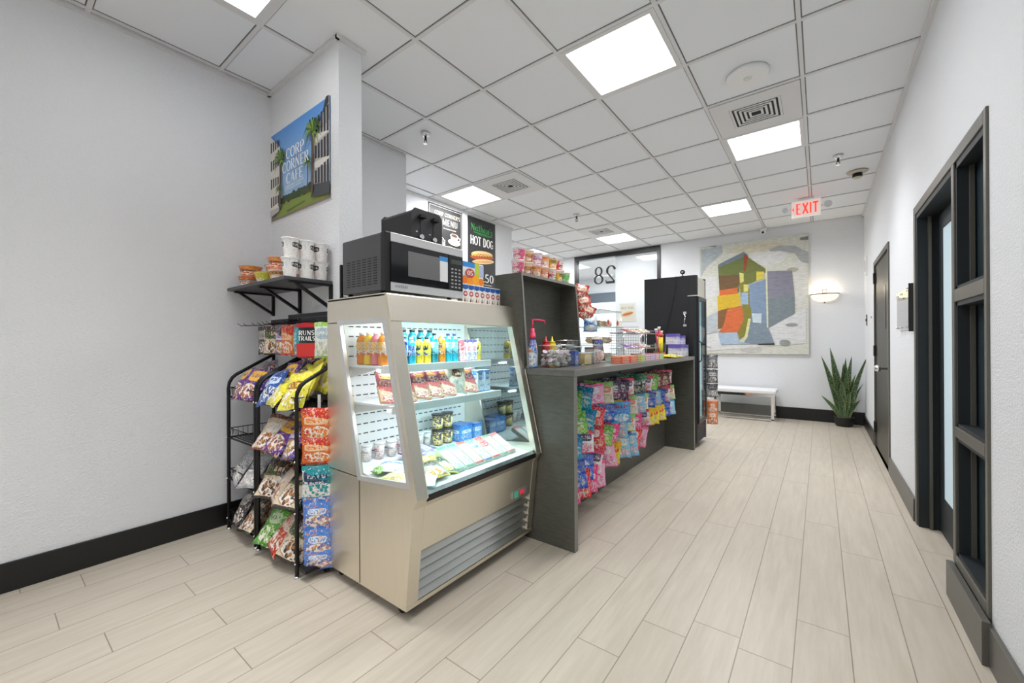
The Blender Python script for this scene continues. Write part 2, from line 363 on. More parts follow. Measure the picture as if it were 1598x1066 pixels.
GL = {
 'C': (.7, [('a', .38, .5, .32, .46, 45, 315, TK), ('b', .62, .66, .62, .9, .055)]),
 'O': (.78, [('a', .39, .5, .33, .46, 0, 360, TK)]),
 'R': (.74, [('b', .14, 0, .14, 1, TK), ('b', .14, .96, .38, .96, TN), ('b', .14, .5, .38, .5, TN), ('a', .38, .73, .22, .22, -90, 90, TK), ('b', .36, .5, .66, 0, TK*.9), _srf(.14, .02), _srf(.14, .98), _srf(.68, .02, .2)]),
 'P': (.66, [('b', .14, 0, .14, 1, TK), ('b', .14, .96, .36, .96, TN), ('b', .14, .46, .36, .46, TN), ('a', .36, .71, .24, .24, -90, 90, TK), _srf(.14, .02, .3), _srf(.14, .98)]),
 'N': (.82, [('b', .12, 0, .12, 1, TN), ('b', .12, .98, .68, .02, TK), ('b', .68, 0, .68, 1, TN), _srf(.12, .02), _srf(.12, .98), _srf(.68, .98)]),
 'E': (.66, [('b', .14, 0, .14, 1, TK), ('b', .14, .96, .56, .96, TN), ('b', .14, .5, .48, .5, TN), ('b', .14, .04, .58, .04, TN), _srf(.14, .98), ('b', .56, .8, .56, .98, .055), ('b', .58, .02, .58, .22, .055)]),
 'A': (.8, [('b', .1, 0, .38, 1, TN), ('b', .38, 1, .68, 0, TK), ('b', .2, .34, .56, .34, TN), _srf(.1, .02, .24), _srf(.68, .02, .28)]),
 'F': (.62, [('b', .14, 0, .14, 1, TK), ('b', .14, .96, .56, .96, TN), ('b', .14, .5, .46, .5, TN), _srf(.14, .02, .3), _srf(.14, .98), ('b', .56, .8, .56, .98, .055)]),
 'M': (.98, [('b', .12, 0, .12, 1, TN), ('b', .12, 1, .46, .08, TK), ('b', .46, .08, .8, 1, TN), ('b', .82, 0, .82, 1, TK), _srf(.12, .02), _srf(.12, .98), _srf(.82, .02), _srf(.82, .98)]),
 'U': (.78, [('b', .14, .3, .14, 1, TK), ('a', .38, .3, .24, .27, 180, 360, TN*1.4), ('b', .62, .3, .62, 1, TN), _srf(.14, .98), _srf(.62, .98)]),
 'S': (.62, [('a', .3, .73, .21, .23, 30, 270, TK*.9), ('a', .3, .27, .21, .23, -150, 90, TK*.9)]),
 "'": (.2, [('b', .1, .75, .1, 1, .1)]), ' ': (.34, []),
 'X': (.74, [('b', .08, 0, .64, 1, TK), ('b', .08, 1, .64, 0, TK)]), 'I': (.28, [('b', .14, 0, .14, 1, TK), _srf(.14, .02), _srf(.14, .98)]),
 'T': (.7, [('b', .35, 0, .35, 1, TK), ('b', .04, .93, .66, .93, TK*.8)]),
 'H': (.76, [('b', .12, 0, .12, 1, TK), ('b', .62, 0, .62, 1, TK), ('b', .12, .5, .62, .5, TK*.8)]),
 'D': (.74, [('b', .13, 0, .13, 1, TK), ('b', .13, .94, .34, .94, TK*.8), ('b', .13, .06, .34, .06, TK*.8), ('a', .34, .5, .28, .44, -90, 90, TK)]),
 'G': (.76, [('a', .38, .5, .31, .45, 45, 340, TK), ('b', .42, .42, .7, .42, TK*.8), ('b', .66, .1, .66, .42, TK*.8)]),
 'J': (.56, [('b', .42, .28, .42, 1, TK), ('a', .25, .26, .18, .22, 180, 360, TK*.8)]), 'L': (.6, [('b', .14, 0, .14, 1, TK), ('b', .14, .06, .54, .06, TK*.8)]),
 '2': (.66, [('a', .3, .7, .23, .26, -25, 170, TK*.8), ('b', .52, .6, .1, .08, TN), ('b', .08, .05, .6, .05, TK*.8), ('b', .6, .05, .6, .2, .055)]),
 '8': (.66, [('a', .32, .73, .19, .23, 0, 360, TK*.7), ('a', .32, .26, .24, .24, 0, 360, TK*.7)]),
 '0': (.66, [('a', .32, .5, .23, .46, 0, 360, TK*.9)]), '3': (.6, [('a', .27, .74, .2, .22, -90, 150, TK*.8), ('a', .27, .26, .22, .24, -150, 90, TK*.8)]),
 '5': (.62, [('b', .12, .95, .52, .95, TK*.7), ('b', .12, .52, .12, .95, TK*.7), ('a', .27, .3, .24, .27, -150, 110, TK*.8)]),
 '$': (.62, [('a', .3, .71, .2, .21, 30, 270, TK*.8), ('a', .3, .29, .2, .21, -150, 90, TK*.8), ('b', .3, -.08, .3, 1.08, TN)]), '.': (.2, [('b', .1, 0, .1, .13, .13)]),
 'n': (.6, [('b', .12, 0, .12, .62, TK), ('a', .3, .42, .18, .2, 0, 180, TK), ('b', .48, 0, .48, .42, TK)]),
 'a': (.56, [('a', .25, .3, .19, .28, 0, 360, TK), ('b', .46, 0, .46, .6, TK)]), 't': (.4, [('b', .18, 0, .18, .9, TK), ('b', .02, .6, .38, .6, TN)]),
 'h': (.6, [('b', .12, 0, .12, 1, TK), ('a', .3, .42, .18, .2, 0, 180, TK), ('b', .48, 0, .48, .42, TK)]),
 's': (.44, [('a', .2, .45, .13, .14, 30, 270, TK*.8), ('a', .2, .17, .13, .15, -150, 90, TK*.8)]),
 'e': (.5, [('a', .25, .3, .19, .28, 20, 330, TK), ('b', .08, .32, .42, .32, TN)]), 'o': (.54, [('a', .25, .3, .19, .28, 0, 360, TK)]),
 'K': (.74, [('b', .14, 0, .14, 1, TK), ('b', .18, .48, .62, 1, TN), ('b', .24, .55, .66, 0, TK)]),
 'V': (.74, [('b', .06, 1, .36, 0, TK), ('b', .36, 0, .66, 1, TN)]), 'B': (.68, [('b', .14, 0, .14, 1, TK), ('a', .32, .74, .2, .22, -90, 90, TK), ('a', .34, .26, .23, .24, -90, 90, TK), ('b', .14, .96, .34, .96, TN), ('b', .14, .5, .34, .5, TN), ('b', .14, .03, .34, .03, TN)]),
}
def ink(name, c, rough=.5): return mat('ink_'+name, c, rough)

# ------------------------------------------------------------------ the room
XL, XR, YB, YF, PY = -3.186, .508, 7.70, -3.2, 1.30       # side walls, back wall, wall behind the camera, short wall with the poster
XM, XLL = -3.9, -6.6                                       # wall with the menus, far wall of the area behind it
struct(box('floor', (XLL, YF, -.05), (XR+3, YB+3.2, 0), FLOOR))
GX, GY, G = -.0886, 2.811, .61
def cell(i, j): return GX+i*G, GY+j*G                       # near corner of a ceiling cell
lights = [(-2, -1), (-1, 2), (-6, 1), (-2, 5), (-5, 6), (-4, -4), (-1, -5), (-4, -8), (-2, -8), (-8, 3), (-8, 6)]  # lights behind the camera and in the alcove are unseen, added for room light
mb = MB()
i0, i1 = int((XLL-GX)//G), 1
for i in range(i0, i1):
    for j in range(-10, 9):
        if (i, j) in lights: continue
        x, y = cell(i, j); x1, y1 = min(x+G, XR), min(y+G, YB); y = max(y, YF)
        if x1 <= x or y1 <= y or (x < XM-.7 and y < PY): continue
        mb.quad([(x, y, ROOMH+.006), (x, y1, ROOMH+.006), (x1, y1, ROOMH+.006), (x1, y, ROOMH+.006)], TILE)
ceil = struct(mb.build('ceiling'))
struct(box('ceiling_slab', (XLL, YF, ROOMH+.2), (XR+3, YB+3.2, ROOMH+.3), WHITE))
mb = MB()
for i in range(i0, 2):
    x = GX+i*G
    if x > XR: continue
    mb.box((x-.011, YF if x > XL else PY, ROOMH-.002), (x+.011, YB, ROOMH+.005), TBAR)
for j in range(-9, 9):
    y = GY+j*G
    mb.box((XL if y < PY else XLL, y-.011, ROOMH-.0015), (XR, y+.011, ROOMH+.0055), TBAR)
struct(mb.build('ceiling_grid', ceil))
mb = MB()
mb.box((XL, YF, ROOMH-.018), (XL+.022, PY, ROOMH+.004), TBAR); mb.box((XL, PY-.022, ROOMH-.018), (-2.245, PY, ROOMH+.004), TBAR)
mb.box((-2.262, PY-.022, ROOMH-.018), (-2.24, 1.47, ROOMH+.004), TBAR); mb.box((XL, 1.45, ROOMH-.018), (XL+.022, 2.5, ROOMH+.004), TBAR)
mb.box((XM, 2.5, ROOMH-.018), (XM+.022, 5.15, ROOMH+.004), TBAR); mb.box((XR-.022, YF, ROOMH-.018), (XR, YB, ROOMH+.004), TBAR)
mb.box((-2.34, YB-.022, ROOMH-.018), (XR, YB, ROOMH+.004), TBAR)
struct(mb.build('trim_1'))
# walls
struct(box('wall_left', (XL-.12, YF, 0), (XL, PY, ROOMH+.1), WALL))
mb = MB(); mb.box((XL-.12, PY, 0), (-2.262, 1.45, ROOMH+.1), WALL)
pl = [(1.45, 0), (1.52, 0), (1.52, 1.68), (1.515, 1.70), (1.50, 1.715), (1.45, 1.715)]
mb.prism(pl, 'x', XL, -2.262, WALL); struct(mb.build('wall_pier'))
struct(box('wall_service', (XM-.1, 1.45, 0), (XL, 2.52, ROOMH+.1), WALL))
struct(box('wall_menu', (XM-.12, 2.52, 0), (XM, 5.15, ROOMH+.1), WALL))
struct(box('wall_alcove', (XLL, 5.03, 0), (XM-.12, 5.15, ROOMH+.1), WALL))
struct(box('wall_far_left', (XLL-.1, 5.15, 0), (XLL, YB, ROOMH+.1), WALL))
struct(box('wall_rear', (XL, YF-.1, 0), (XR, YF, ROOMH+.1), WALL))
# back wall with the glazed opening
WX0, WX1 = -4.15, -2.36
mb = MB(); mb.box((WX1, YB, 0), (XR+.15, YB+.12, ROOMH+.1), WALL); mb.box((XLL, YB, 0), (WX0, YB+.12, ROOMH+.1), WALL)
struct(mb.build('wall_back'))
mb = MB(); mb.box((WX0, YB-.02, 2.93), (WX1, YB+.1, 3.015), BLACK); mb.box((WX1-.06, YB-.02, 0), (WX1, YB+.1, 2.93), BLACK); mb.box((WX0, YB-.02, 0), (WX0+.05, YB+.1, 2.93), BLACK)
win = struct(mb.build('window_1'))
o = box('window_pane', (WX0+.05, YB+.03, 0), (WX1-.06, YB+.036, 2.93), GLASS, win)
cv = Canvas((WX0, YB-.021, 2.2), (1, 0, 0), (0, 0, 1), (0, -1, 0), 1.8, .8); cv.o.y = YB+.027
BK = ink('black', (22, 22, 24))
cv.text('28', (-3.49-WX0)/1.8, (2.585-2.2)/.8, .36/.8, BK, 1.0, mirror=True); cv.build('suite_number', win)
# suite beyond the glass
struct(box('wall_suite_column', (-3.27, YB+.06, 0), (-2.44, YB+.5, ROOMH), WALL))
mb = MB(); mb.box((XLL, YB+3, 0), (-1.2, YB+3.1, ROOMH+.1), WALL); mb.box((XLL-.1, YB+.12, 0), (XLL, YB+3.1, ROOMH+.1), WALL); mb.box((-1.3, YB+.12, 0), (-1.2, YB+3.1, ROOMH+.1), WALL)
struct(mb.build('wall_suite')); struct(box('ceiling_suite', (XLL, YB+.12, ROOMH), (-1.2, YB+3, ROOMH+.05), TBAR))
mb = MB(); mb.box((-5.9, YB+2.92, 2.33), (-3.0, YB+2.999, 2.6), mat('slate_header', (92, 104, 116), .5)); mb.box((-5.9, YB+2.95, .9), (-3.0, YB+2.999, 2.33), mat('daylight_pane', (240, 246, 250), .4, emit=.9))
struct(mb.build('window_2'))
L = bpy.data.lights.new('suite_light', 'AREA'); L.size = 1.2; L.energy = 55; L.color = (.97, .99, 1); lo = bpy.data.objects.new('suite_light', L); C.objects.link(lo); lo.location = (-4.2, YB+1.4, ROOMH-.03)
# right wall with two openings
D1 = (5.04, 6.30, 2.12); D2 = (2.296, 3.786, 2.092)
mb = MB()
for y0, y1, z0 in ((YF, D2[0], 0), (D2[1], D1[0], 0), (D1[1], YB, 0), (D2[0], D2[1], D2[2]), (D1[0], D1[1], D1[2])):
    mb.box((XR, y0, z0), (XR+.14, y1, ROOMH+.1), WALL)
struct(mb.build('wall_right'))
# baseboards
mb = MB(); mb.box((XL, YF, 0), (XL+.014, PY, .145), BLKBASE); struct(mb.build('baseboard_left', bevel=.003))
mb = MB(); mb.box((XL, PY-.014, 0), (-2.25, PY, .145), BLKBASE); mb.box((-2.262, PY-.014, 0), (-2.248, 1.52, .145), BLKBASE); struct(mb.build('baseboard_pier'))
mb = MB(); mb.box((-2.34, YB-.016, 0), (XR, YB, .185), BLKBASE); struct(mb.build('baseboard_back', bevel=.003))
BBR = mat('grey_baseboard', (92, 90, 84), .38)
for k, (y0, y1) in enumerate(((YF, D2[0]-.002), (D2[1]+.01, D1[0]), (D1[1], YB-.02))):
    struct(box('baseboard_right.%03d' % k if k else 'baseboard_right', (XR-.016, y0, 0), (XR, y1, .15), BBR if k < 2 else BLKBASE, bevel=.002))

# far service door
dr = struct(MB().frame([(D1[0], 0), (D1[1], 0), (D1[1], D1[2]), (D1[0], D1[2])], [(D1[0]+.05, 0), (D1[1]-.05, 0), (D1[1]-.05, D1[2]-.05), (D1[0]+.05, D1[2]-.05)], 'x', XR-.012, XR+.1, BBR).build('door_1'))
mb = MB(); y0, y1 = D1[0]+.055, D1[1]-.055
mb.box((XR+.004, y0, .008), (XR+.05, y1, D1[2]-.055), DOORM)
box_d = mb.build('door_leaf', dr)
box('vision_slot', (XR+.001, 5.36, 1.33), (XR+.004, 5.50, 1.76), BLACK, box_d)
for z in (.23, 1.10, 1.93): MB().box((XR-.02, y1-.03, z-.06), (XR+.004, y1+.03, z+.06), BLACK).build('hinge', dr)
mb = MB().lathe([(.012, 0), (.012, .05), (.03, .055), (.033, .075), (.026, .095), (.0, .1)], CHROME, seg=16); mb.xf(Matrix.Translation((XR+.004, 5.22, .95)) @ Matrix.Rotation(-PI/2, 4, 'Y')); mb.build('knob', dr)
box('strike_plate', (XR-.002, 5.12, .88), (XR+.003, 5.15, 1.06), BLACK, dr)

# framed entrance with sidelight (the big metal frame)
fx0, fx1 = .499, .515
fr = MB()
YN, YM0, YM1, YF1, ZT = D2[0], 2.762, 2.806, D2[1], D2[2]
def fb(y0, y1, z0, z1, x0=fx0, x1=.64): fr.box((x0, y0, z0), (x1, y1, z1), FRAMEM)
fb(YN, YN+.032, .165, ZT); fb(YM0, YM1, .165, ZT-.055); fb(YF1-.055, YF1, 0, ZT-.055); fb(YN+.032, YF1, ZT-.055, ZT)
for a, b in ((1.39, 1.448), (.762, .81), (.165, .21)): fb(YN+.032, YM0, a, b)
door2 = struct(fr.build('door_2', bevel=.003))
rv = MB()   # inner reveals, darker
ya, yb = YN+.032, YM0
for y0, y1, z0, z1 in ((ya, ya+.012, .21, ZT-.055), (yb-.02, yb, .21, ZT-.055), (ya, yb, ZT-.085, ZT-.055), (ya, yb, 1.37, 1.39), (ya, yb, .81, .825), (ya, yb, 1.448, 1.463), (ya, yb, .745, .762), (ya, yb, .21, .225)):
    rv.box((.506, y0, z0), (.575, y1, z1), FRAMED)
rv.box((.545, yb-.035, .21), (.56, yb-.02, ZT-.085), FRAMEM)
for y0, y1, z0, z1 in ((YM1, YM1+.02, 0, ZT-.055), (YF1-.08, YF1-.055, 0, ZT-.055), (YM1+.02, YF1-.08, ZT-.085, ZT-.055)): rv.box((.506, y0, z0), (.605, y1, z1), FRAMED)
rv.box((.555, YF1-.10, 0), (.57, YF1-.08, ZT-.085), FRAMEM)
rv.build('frame_stop', door2)
SIDEG = mat('dark_tinted_glass', (32, 50, 57), .3)
for z0, z1 in ((.225, .745), (.825, 1.37), (1.463, ZT-.085)): box('sidelight_pane', (.566, ya+.012, z0), (.572, yb-.02, z1), SIDEG, door2)
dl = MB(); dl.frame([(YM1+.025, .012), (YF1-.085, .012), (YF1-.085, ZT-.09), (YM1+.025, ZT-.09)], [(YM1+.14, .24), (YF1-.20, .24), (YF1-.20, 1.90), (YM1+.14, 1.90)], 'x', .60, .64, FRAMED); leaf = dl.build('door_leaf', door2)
box('door_pane', (.604, YM1+.14, .24), (.614, YF1-.20, 1.90), mat('frosted_glowing_glass', (196, 214, 222), .25, emit=.3), leaf)  # pane glows by itself, standing in for a lit room behind
struct(box('wall_behind_entrance', (.66, 2.1, 0), (.70, 3.9, 2.2), FRAMED))
struct(box('trim_2', (.474, 2.262, 0), (.498, 2.80, .165), BBR, bevel=.002))

# ------------------------------------------------------------------ ceiling fixtures
DIFF = mat('light_diffuser', (255, 255, 255), .5, emit=4.2)
def troffer(i, j, lab, watts, spread=180):
    x, y = cell(i, j); t = thing('ceiling_light', lab, 'ceiling light', (x+G/2, y+G/2, ROOMH), group='square recessed ceiling lights')
    a = G/2-.012; b = a-.03
    MB().frame([(-a, -a), (a, -a), (a, a), (-a, a)], [(-b, -b), (b, -b), (b, b), (-b, b)], 'z', -.004, .004, TBAR).build('frame', t)
    body = MB(); body.frame([(-a, -a), (a, -a), (a, a), (-a, a)], [(-b, -b), (b, -b), (b, b), (-b, b)], 'z', .004, .075, WHITE); body.box((-a, -a, .075), (a, a, .08), WHITE); body.build('housing', t)
    d = MB(); n = 10; k0 = len(d.v)
    for q in range(n+1):
        yy = -b+2*b*q/n; zz = .058-.045*math.sin(PI*q/n)**.6
        d.v += [(-b, yy, zz), (b, yy, zz)]
    for q in range(n): d.face((2*q, 2*q+1, 2*q+3, 2*q+2), DIFF, None, True)
    d.build('diffuser', t)
    L = bpy.data.lights.new('troffer_lamp', 'AREA'); L.shape = 'SQUARE'; L.size = .54; L.energy = watts; L.color = (.975, .985, 1); L.spread = R(spread)
    lo = bpy.data.objects.new('troffer_lamp', L); C.objects.link(lo); lo.parent = t; lo.location = (0, 0, -.006)
names = ['square ceiling light between the camera and the round ceiling disc', 'square ceiling light directly behind the louvred air vent near the round disc', 'square ceiling light above the menu posters, beside an air vent',
 'small-looking square ceiling light nearest the exit sign', 'square ceiling light behind the far air vent by the glazed front', 'square ceiling light beside the wall pier that carries the cafe poster',
 'added square ceiling light behind the camera by the entrance wall', 'added square ceiling light behind the camera, near the blank wall', 'added square ceiling light behind the camera, in the rear row', 'added square ceiling light in the alcove beyond the menu wall', 'added square ceiling light in the alcove by the glazed front']
for (i, j), nm, k, sp in zip(lights, names, (.9, .55, .95, 1.05, 1, .18, .6, .25, .8, 1, 1), (180, 115, 180, 160, 180, 62, 140, 62, 140, 180, 180)): troffer(i, j, nm, TROFFER_W*k, sp)
def vent(i, j, lab):
    x, y = cell(i, j); t = thing('ceiling_vent', lab, 'vent', (x+G/2, y+G/2, ROOMH-.001), group='square ceiling air vents')
    MB().frame([(-.29, -.29), (.29, -.29), (.29, .29), (-.29, .29)], [(-.17, -.17), (.17, -.17), (.17, .17), (-.17, .17)], 'z', -.006, .003, TBAR).build('face_plate', t)
    box('vent_throat', (-.17, -.17, -.001), (.17, .17, .004), mat('vent_dark', (48, 48, 50), .8), t)
    for k in range(5):
        a = .168-.03*k; MB().frame([(-a, -a), (a, -a), (a, a), (-a, a)], [(-a+.016, -a+.016), (a-.016, -a+.016), (a-.016, a-.016), (-a+.016, a-.016)], 'z', -.0065, -.0035, TBAR).build('louvre', t)
vent(-1, 1, 'square louvred air vent behind the round ceiling disc'); vent(-5, 1, 'square louvred air vent above the ramen cup shelf'); vent(-5, 5, 'square louvred air vent nearest the glazed front')
t = thing('ceiling_disc', 'large flat white round device on a ceiling tile', 'ceiling device', (-.385, 3.17, ROOMH+.004))
MB().lathe([(.122, -.03), (.128, -.022), (.128, 0)], WHITE, seg=40).build('housing', t); MB().lathe([(.02, -.033), (.025, -.03)], TBAR, seg=16).build('centre_cap', t)
def sprinkler(x, y, lab):
    t = thing('sprinkler', lab, 'sprinkler', (x, y, ROOMH), group='ceiling fire sprinklers')
    MB().lathe([(.022, -.03), (.034, -.015), (.042, 0)], CHROME, seg=20).build('escutcheon', t)
    m = MB(); m.tube([(0, 0, -.02), (0, 0, -.062)], .010, BLKMET); m.tube([(-.014, 0, -.06), (-.01, 0, -.085)], .003, BLKMET, 6); m.tube([(.014, 0, -.06), (.01, 0, -.085)], .003, BLKMET, 6); m.build('head', t)
    MB().lathe([(.020, -.092), (.020, -.088)], CHROME, seg=16).build('deflector', t)
sprinkler(-2.704, 2.347, 'chrome sprinkler head above the microwave and toaster'); sprinkler(-2.74, 5.144, 'chrome sprinkler head between the two far air vents'); sprinkler(.148, 5.088, 'chrome sprinkler head next to the beige smoke detector')
t = thing('smoke_detector', 'beige smoke detector on the ceiling by the long wall', 'smoke detector', (.325, 5.695, ROOMH))
BEI = mat('beige_plastic', (196, 188, 172), .5); MB().lathe([(.05, -.02), (.085, -.012), (.09, 0)], BEI, seg=28).build('base', t); MB().lathe([(.03, -.07), (.042, -.06), (.042, -.02)], BEI, seg=24, mats=[BEI, BLKMET]).build('sensor_head', t)
# exit sign
t = thing('exit_sign', 'red and white lit EXIT sign with two spot heads hanging from the ceiling', 'exit sign', (-.135, 6.35, 0))
EW = .15
MB().box((-EW, -.02, 2.79), (EW, .02, 2.995), mat('exit_face', (238, 226, 220), .3, emit=.25)).build('face', t, bevel=.004)
cv = Canvas((-EW, -.0205, 2.79), (1, 0, 0), (0, 0, 1), (0, -1, 0), 2*EW, .205); REDL = mat('exit_red', (255, 58, 48), .5, emit=1.3)
cv.text('EXIT', .54, .5, .66, REDL, 1.2, serif=False, maxw=.78); cv.poly([(.02, .5), (.08, .66), (.08, .34)], REDL); cv.build('lettering', t)
MB().box((-.08, -.03, 2.995), (.08, .03, ROOMH), WHITE).build('canopy', t)
for s in (-1, 1):
    m = MB(); m.tube([(s*EW, 0, 2.9), (s*(EW+.03), 0, 2.9)], .012, WHITE); o = m.build('spot_arm', t)
    m = MB().lathe([(.0, 0), (.028, .002), (.04, .03), (.042, .07), (.038, .072), (.03, .055), (0, .05)], WHITE, seg=18); m.xf(Matrix.Translation((s*(EW+.055), -.01, 2.9)) @ Matrix.Rotation(R(100), 4, 'X') @ Matrix.Rotation(R(s*12), 4, 'Y')); m.build('spot_head', t)
    m = MB().lathe([(.0, .06), (.034, .062)], CHROME, seg=18); m.xf(Matrix.Translation((s*(EW+.055), -.01, 2.9)) @ Matrix.Rotation(R(100), 4, 'X') @ Matrix.Rotation(R(s*12), 4, 'Y')); m.build('spot_lens', t)
t = thing('dome_camera', 'small white dome security camera above the painting', 'security camera', (-.72, 7.62, ROOMH))
MB().lathe([(.05, -.03), (.055, -.01), (.055, 0)], WHITE, seg=24).build('base', t); MB().sphere((0, -.005, -.055), .042, WHITE, sz=.9).build('shell', t); MB().sphere((0, -.035, -.068), .02, BLACK).build('lens', t)

# ------------------------------------------------------------------ back wall: painting, sconce, bench, plant
t = thing('painting', 'large abstract canvas of a patchwork tower in orange, olive and slate blue', 'painting', (-1.67, YB-.045, 1.01))
PW, PH = 1.535, 1.85
box('canvas', (0, 0, 0), (PW, .043, PH), board_material('canvas_beige', (200, 200, 190), .7), t, bevel=.004)
def painted(name, c):
    m = mat(name, c, .7); q = NT(m); o = coords(q); n = q.noise(q.mapping(o, (2, 1, 7)), 5, 5, .7)
    q.link(q.mix(n, lin(tuple(int(v*.72) for v in c)), lin(tuple(min(255, int(v*1.22)) for v in c))), q.n['Principled BSDF'].inputs['Base Color']); return m
cv = Canvas((0, -.0005, 0), (1, 0, 0), (0, 0, 1), (0, -1, 0), PW, PH)
ART = [
((175, 185, 190),[(0.015, 0.978), (0.223, 0.99), (0.233, 0.925), (0.06, 0.805), (0.014, 0.734)]),
((215, 218, 220),[(0.039, 0.171), (0.188, 0.191), (0.218, 0.086), (0.701, 0.085), (0.658, 0.231), (0.888, 0.343), (0.981, 0.389), (0.976, 0.093), (0.047, 0.021)]),
((165, 168, 168),[(0.662, 0.902), (0.758, 0.928), (0.891, 0.908), (0.956, 0.867), (1.001, 0.845), (1.001, 0.748), (0.939, 0.77), (0.891, 0.842), (0.757, 0.882), (0.688, 0.882)]),
((130, 130, 130),[(0.93, 0.97), (1.002, 0.973), (1.002, 0.944), (0.933, 0.949)]),
((140, 140, 145),[(0.081, 1.017), (0.183, 1.008), (0.163, 0.983), (0.081, 1.004)]),
((178, 186, 190),[(0.015, 0.321), (0.18, 0.389), (0.184, 0.205), (0.014, 0.171)]),
((105, 115, 60),[(0.188, 0.807), (0.438, 0.884), (0.437, 0.706), (0.395, 0.63), (0.395, 0.55), (0.201, 0.562)]),
((110, 125, 135),[(0.188, 0.82), (0.438, 0.91), (0.481, 0.874), (0.202, 0.795)]),
((112, 116, 58),[(0.453, 0.874), (0.635, 0.741), (0.638, 0.706), (0.554, 0.705), (0.553, 0.641), (0.436, 0.605), (0.414, 0.629), (0.438, 0.733)]),
((150, 72, 45),[(0.438, 0.893), (0.481, 0.862), (0.453, 0.732), (0.438, 0.733)]),
((112, 85, 55),[(0.192, 0.715), (0.396, 0.71), (0.405, 0.629), (0.367, 0.596), (0.21, 0.58)]),
((215, 205, 120),[(0.396, 0.728), (0.437, 0.716), (0.437, 0.627), (0.401, 0.63)]),
((215, 195, 80),[(0.554, 0.723), (0.625, 0.716), (0.62, 0.656), (0.553, 0.641)]),
((205, 105, 55),[(0.201, 0.581), (0.377, 0.596), (0.38, 0.542), (0.201, 0.528)]),
((205, 170, 45),[(0.18, 0.532), (0.395, 0.541), (0.409, 0.429), (0.186, 0.389)]),
((130, 90, 55),[(0.186, 0.392), (0.289, 0.415), (0.294, 0.339), (0.238, 0.237), (0.184, 0.229)]),
((205, 105, 60),[(0.279, 0.403), (0.428, 0.429), (0.44, 0.308), (0.393, 0.188), (0.188, 0.196), (0.238, 0.25)]),
((130, 125, 50),[(0.395, 0.63), (0.437, 0.644), (0.493, 0.57), (0.506, 0.349), (0.44, 0.165), (0.393, 0.127), (0.378, 0.193), (0.435, 0.308)]),
((125, 145, 170),[(0.489, 0.614), (0.637, 0.65), (0.646, 0.258), (0.56, 0.26), (0.515, 0.34), (0.492, 0.446)]),
((150, 175, 200),[(0.414, 0.549), (0.479, 0.544), (0.479, 0.438), (0.417, 0.442)]),
((215, 205, 120),[(0.437, 0.618), (0.479, 0.615), (0.479, 0.553), (0.436, 0.552)]),
((130, 128, 142),[(0.652, 0.717), (0.862, 0.703), (0.883, 0.493), (0.659, 0.486)]),
((122, 132, 138),[(0.659, 0.489), (0.883, 0.496), (0.883, 0.343), (0.658, 0.228)]),
((125, 140, 152),[(0.506, 0.341), (0.646, 0.261), (0.713, 0.087), (0.434, 0.088), (0.468, 0.165)]),
((215, 215, 180),[(0.636, 0.741), (0.652, 0.739), (0.659, 0.228), (0.646, 0.229)]),
((165, 185, 205),[(0.184, 0.191), (0.374, 0.193), (0.377, 0.112), (0.504, 0.091), (0.218, 0.084)]),
((220, 220, 150),[(0.478, 0.315), (0.502, 0.309), (0.468, 0.144), (0.434, 0.112)]),
((190, 205, 215),[(0.511, 0.358), (0.602, 0.354), (0.596, 0.268), (0.52, 0.278)]),
((30, 30, 32),[(0.568, 0.089), (0.713, 0.094), (0.713, 0.082), (0.568, 0.081)]),
]
random.seed(3)
for cx, cy, rx, ry, c in ((.3, .93, .2, .05, (216, 214, 200)), (.66, .84, .16, .07, (222, 222, 216)), (.55, .93, .25, .04, (205, 200, 180)), (.92, .6, .08, .2, (214, 212, 204)), (.1, .62, .08, .1, (214, 216, 214)), (.87, .71, .05, .02, (178, 176, 160)), (.5, .04, .1, .03, (190, 188, 182)), (.86, .25, .05, .012, (150, 155, 152)), (.8, .10, .045, .024, (150, 155, 152))):
    cv.oval(cx, cy, rx, ry, painted('paint_cloud_%d' % int(cx*100+cy*1000), c))
for i, (c, p) in enumerate(ART):
    cv.poly([(min(1, max(0, a)), min(1, max(0, b))) for a, b in p], painted('paint_%02d' % i, c))
for cx, cy, rx, ry, c in ((.86, .25, .05, .012, (150, 155, 152)), (.8, .10, .045, .024, (150, 155, 152))): cv.oval(cx, cy, rx, ry, painted('paint_spot_%d' % int(cx*100), c))
cv.build('painted_surface', t)

t = thing('wall_sconce', 'lit half-bowl wall sconce between the painting and the corner', 'wall lamp', (.055, YB, 1.86))
BRZ = mat('bronze', (92, 82, 66), .4, .8); SHD = mat('sconce_bowl', (250, 232, 200), .4, emit=.75)
box('wall_plate', (-.03, -.02, .02), (.03, 0, .13), BLACK, t)
m = MB(); n = 22; prof = [(.165, .055), (.155, .02), (.12, -.02), (.07, -.045), (.0, -.055)]
for k, (r_, h_) in enumerate(prof):
    for q in range(n+1):
        a = PI+PI*q/n; m.v.append((r_*math.cos(a), r_*math.sin(a)*.75-.004, h_))
for k in range(len(prof)-1):
    for q in range(n): m.face((k*(n+1)+q, k*(n+1)+q+1, (k+1)*(n+1)+q+1, (k+1)*(n+1)+q), SHD, None, True)
m.build('bowl', t)
MB().tube([(.168*math.cos(PI+PI*q/20), .168*math.sin(PI+PI*q/20)*.75-.004, .058) for q in range(21)], .008, BRZ, 6).build('rim', t)
MB().lathe([(.0, -.075), (.012, -.066), (.006, -.055)], BRZ, c=(0, -.01, 0), seg=12).build('finial', t)
L = bpy.data.lights.new('sconce_bulb', 'POINT'); L.energy = 1.6; L.shadow_soft_size = .04; L.color = (1, .88, .7); lo = bpy.data.objects.new('sconce_bulb', L); C.objects.link(lo); lo.parent = t; lo.location = (0, -.07, .10)

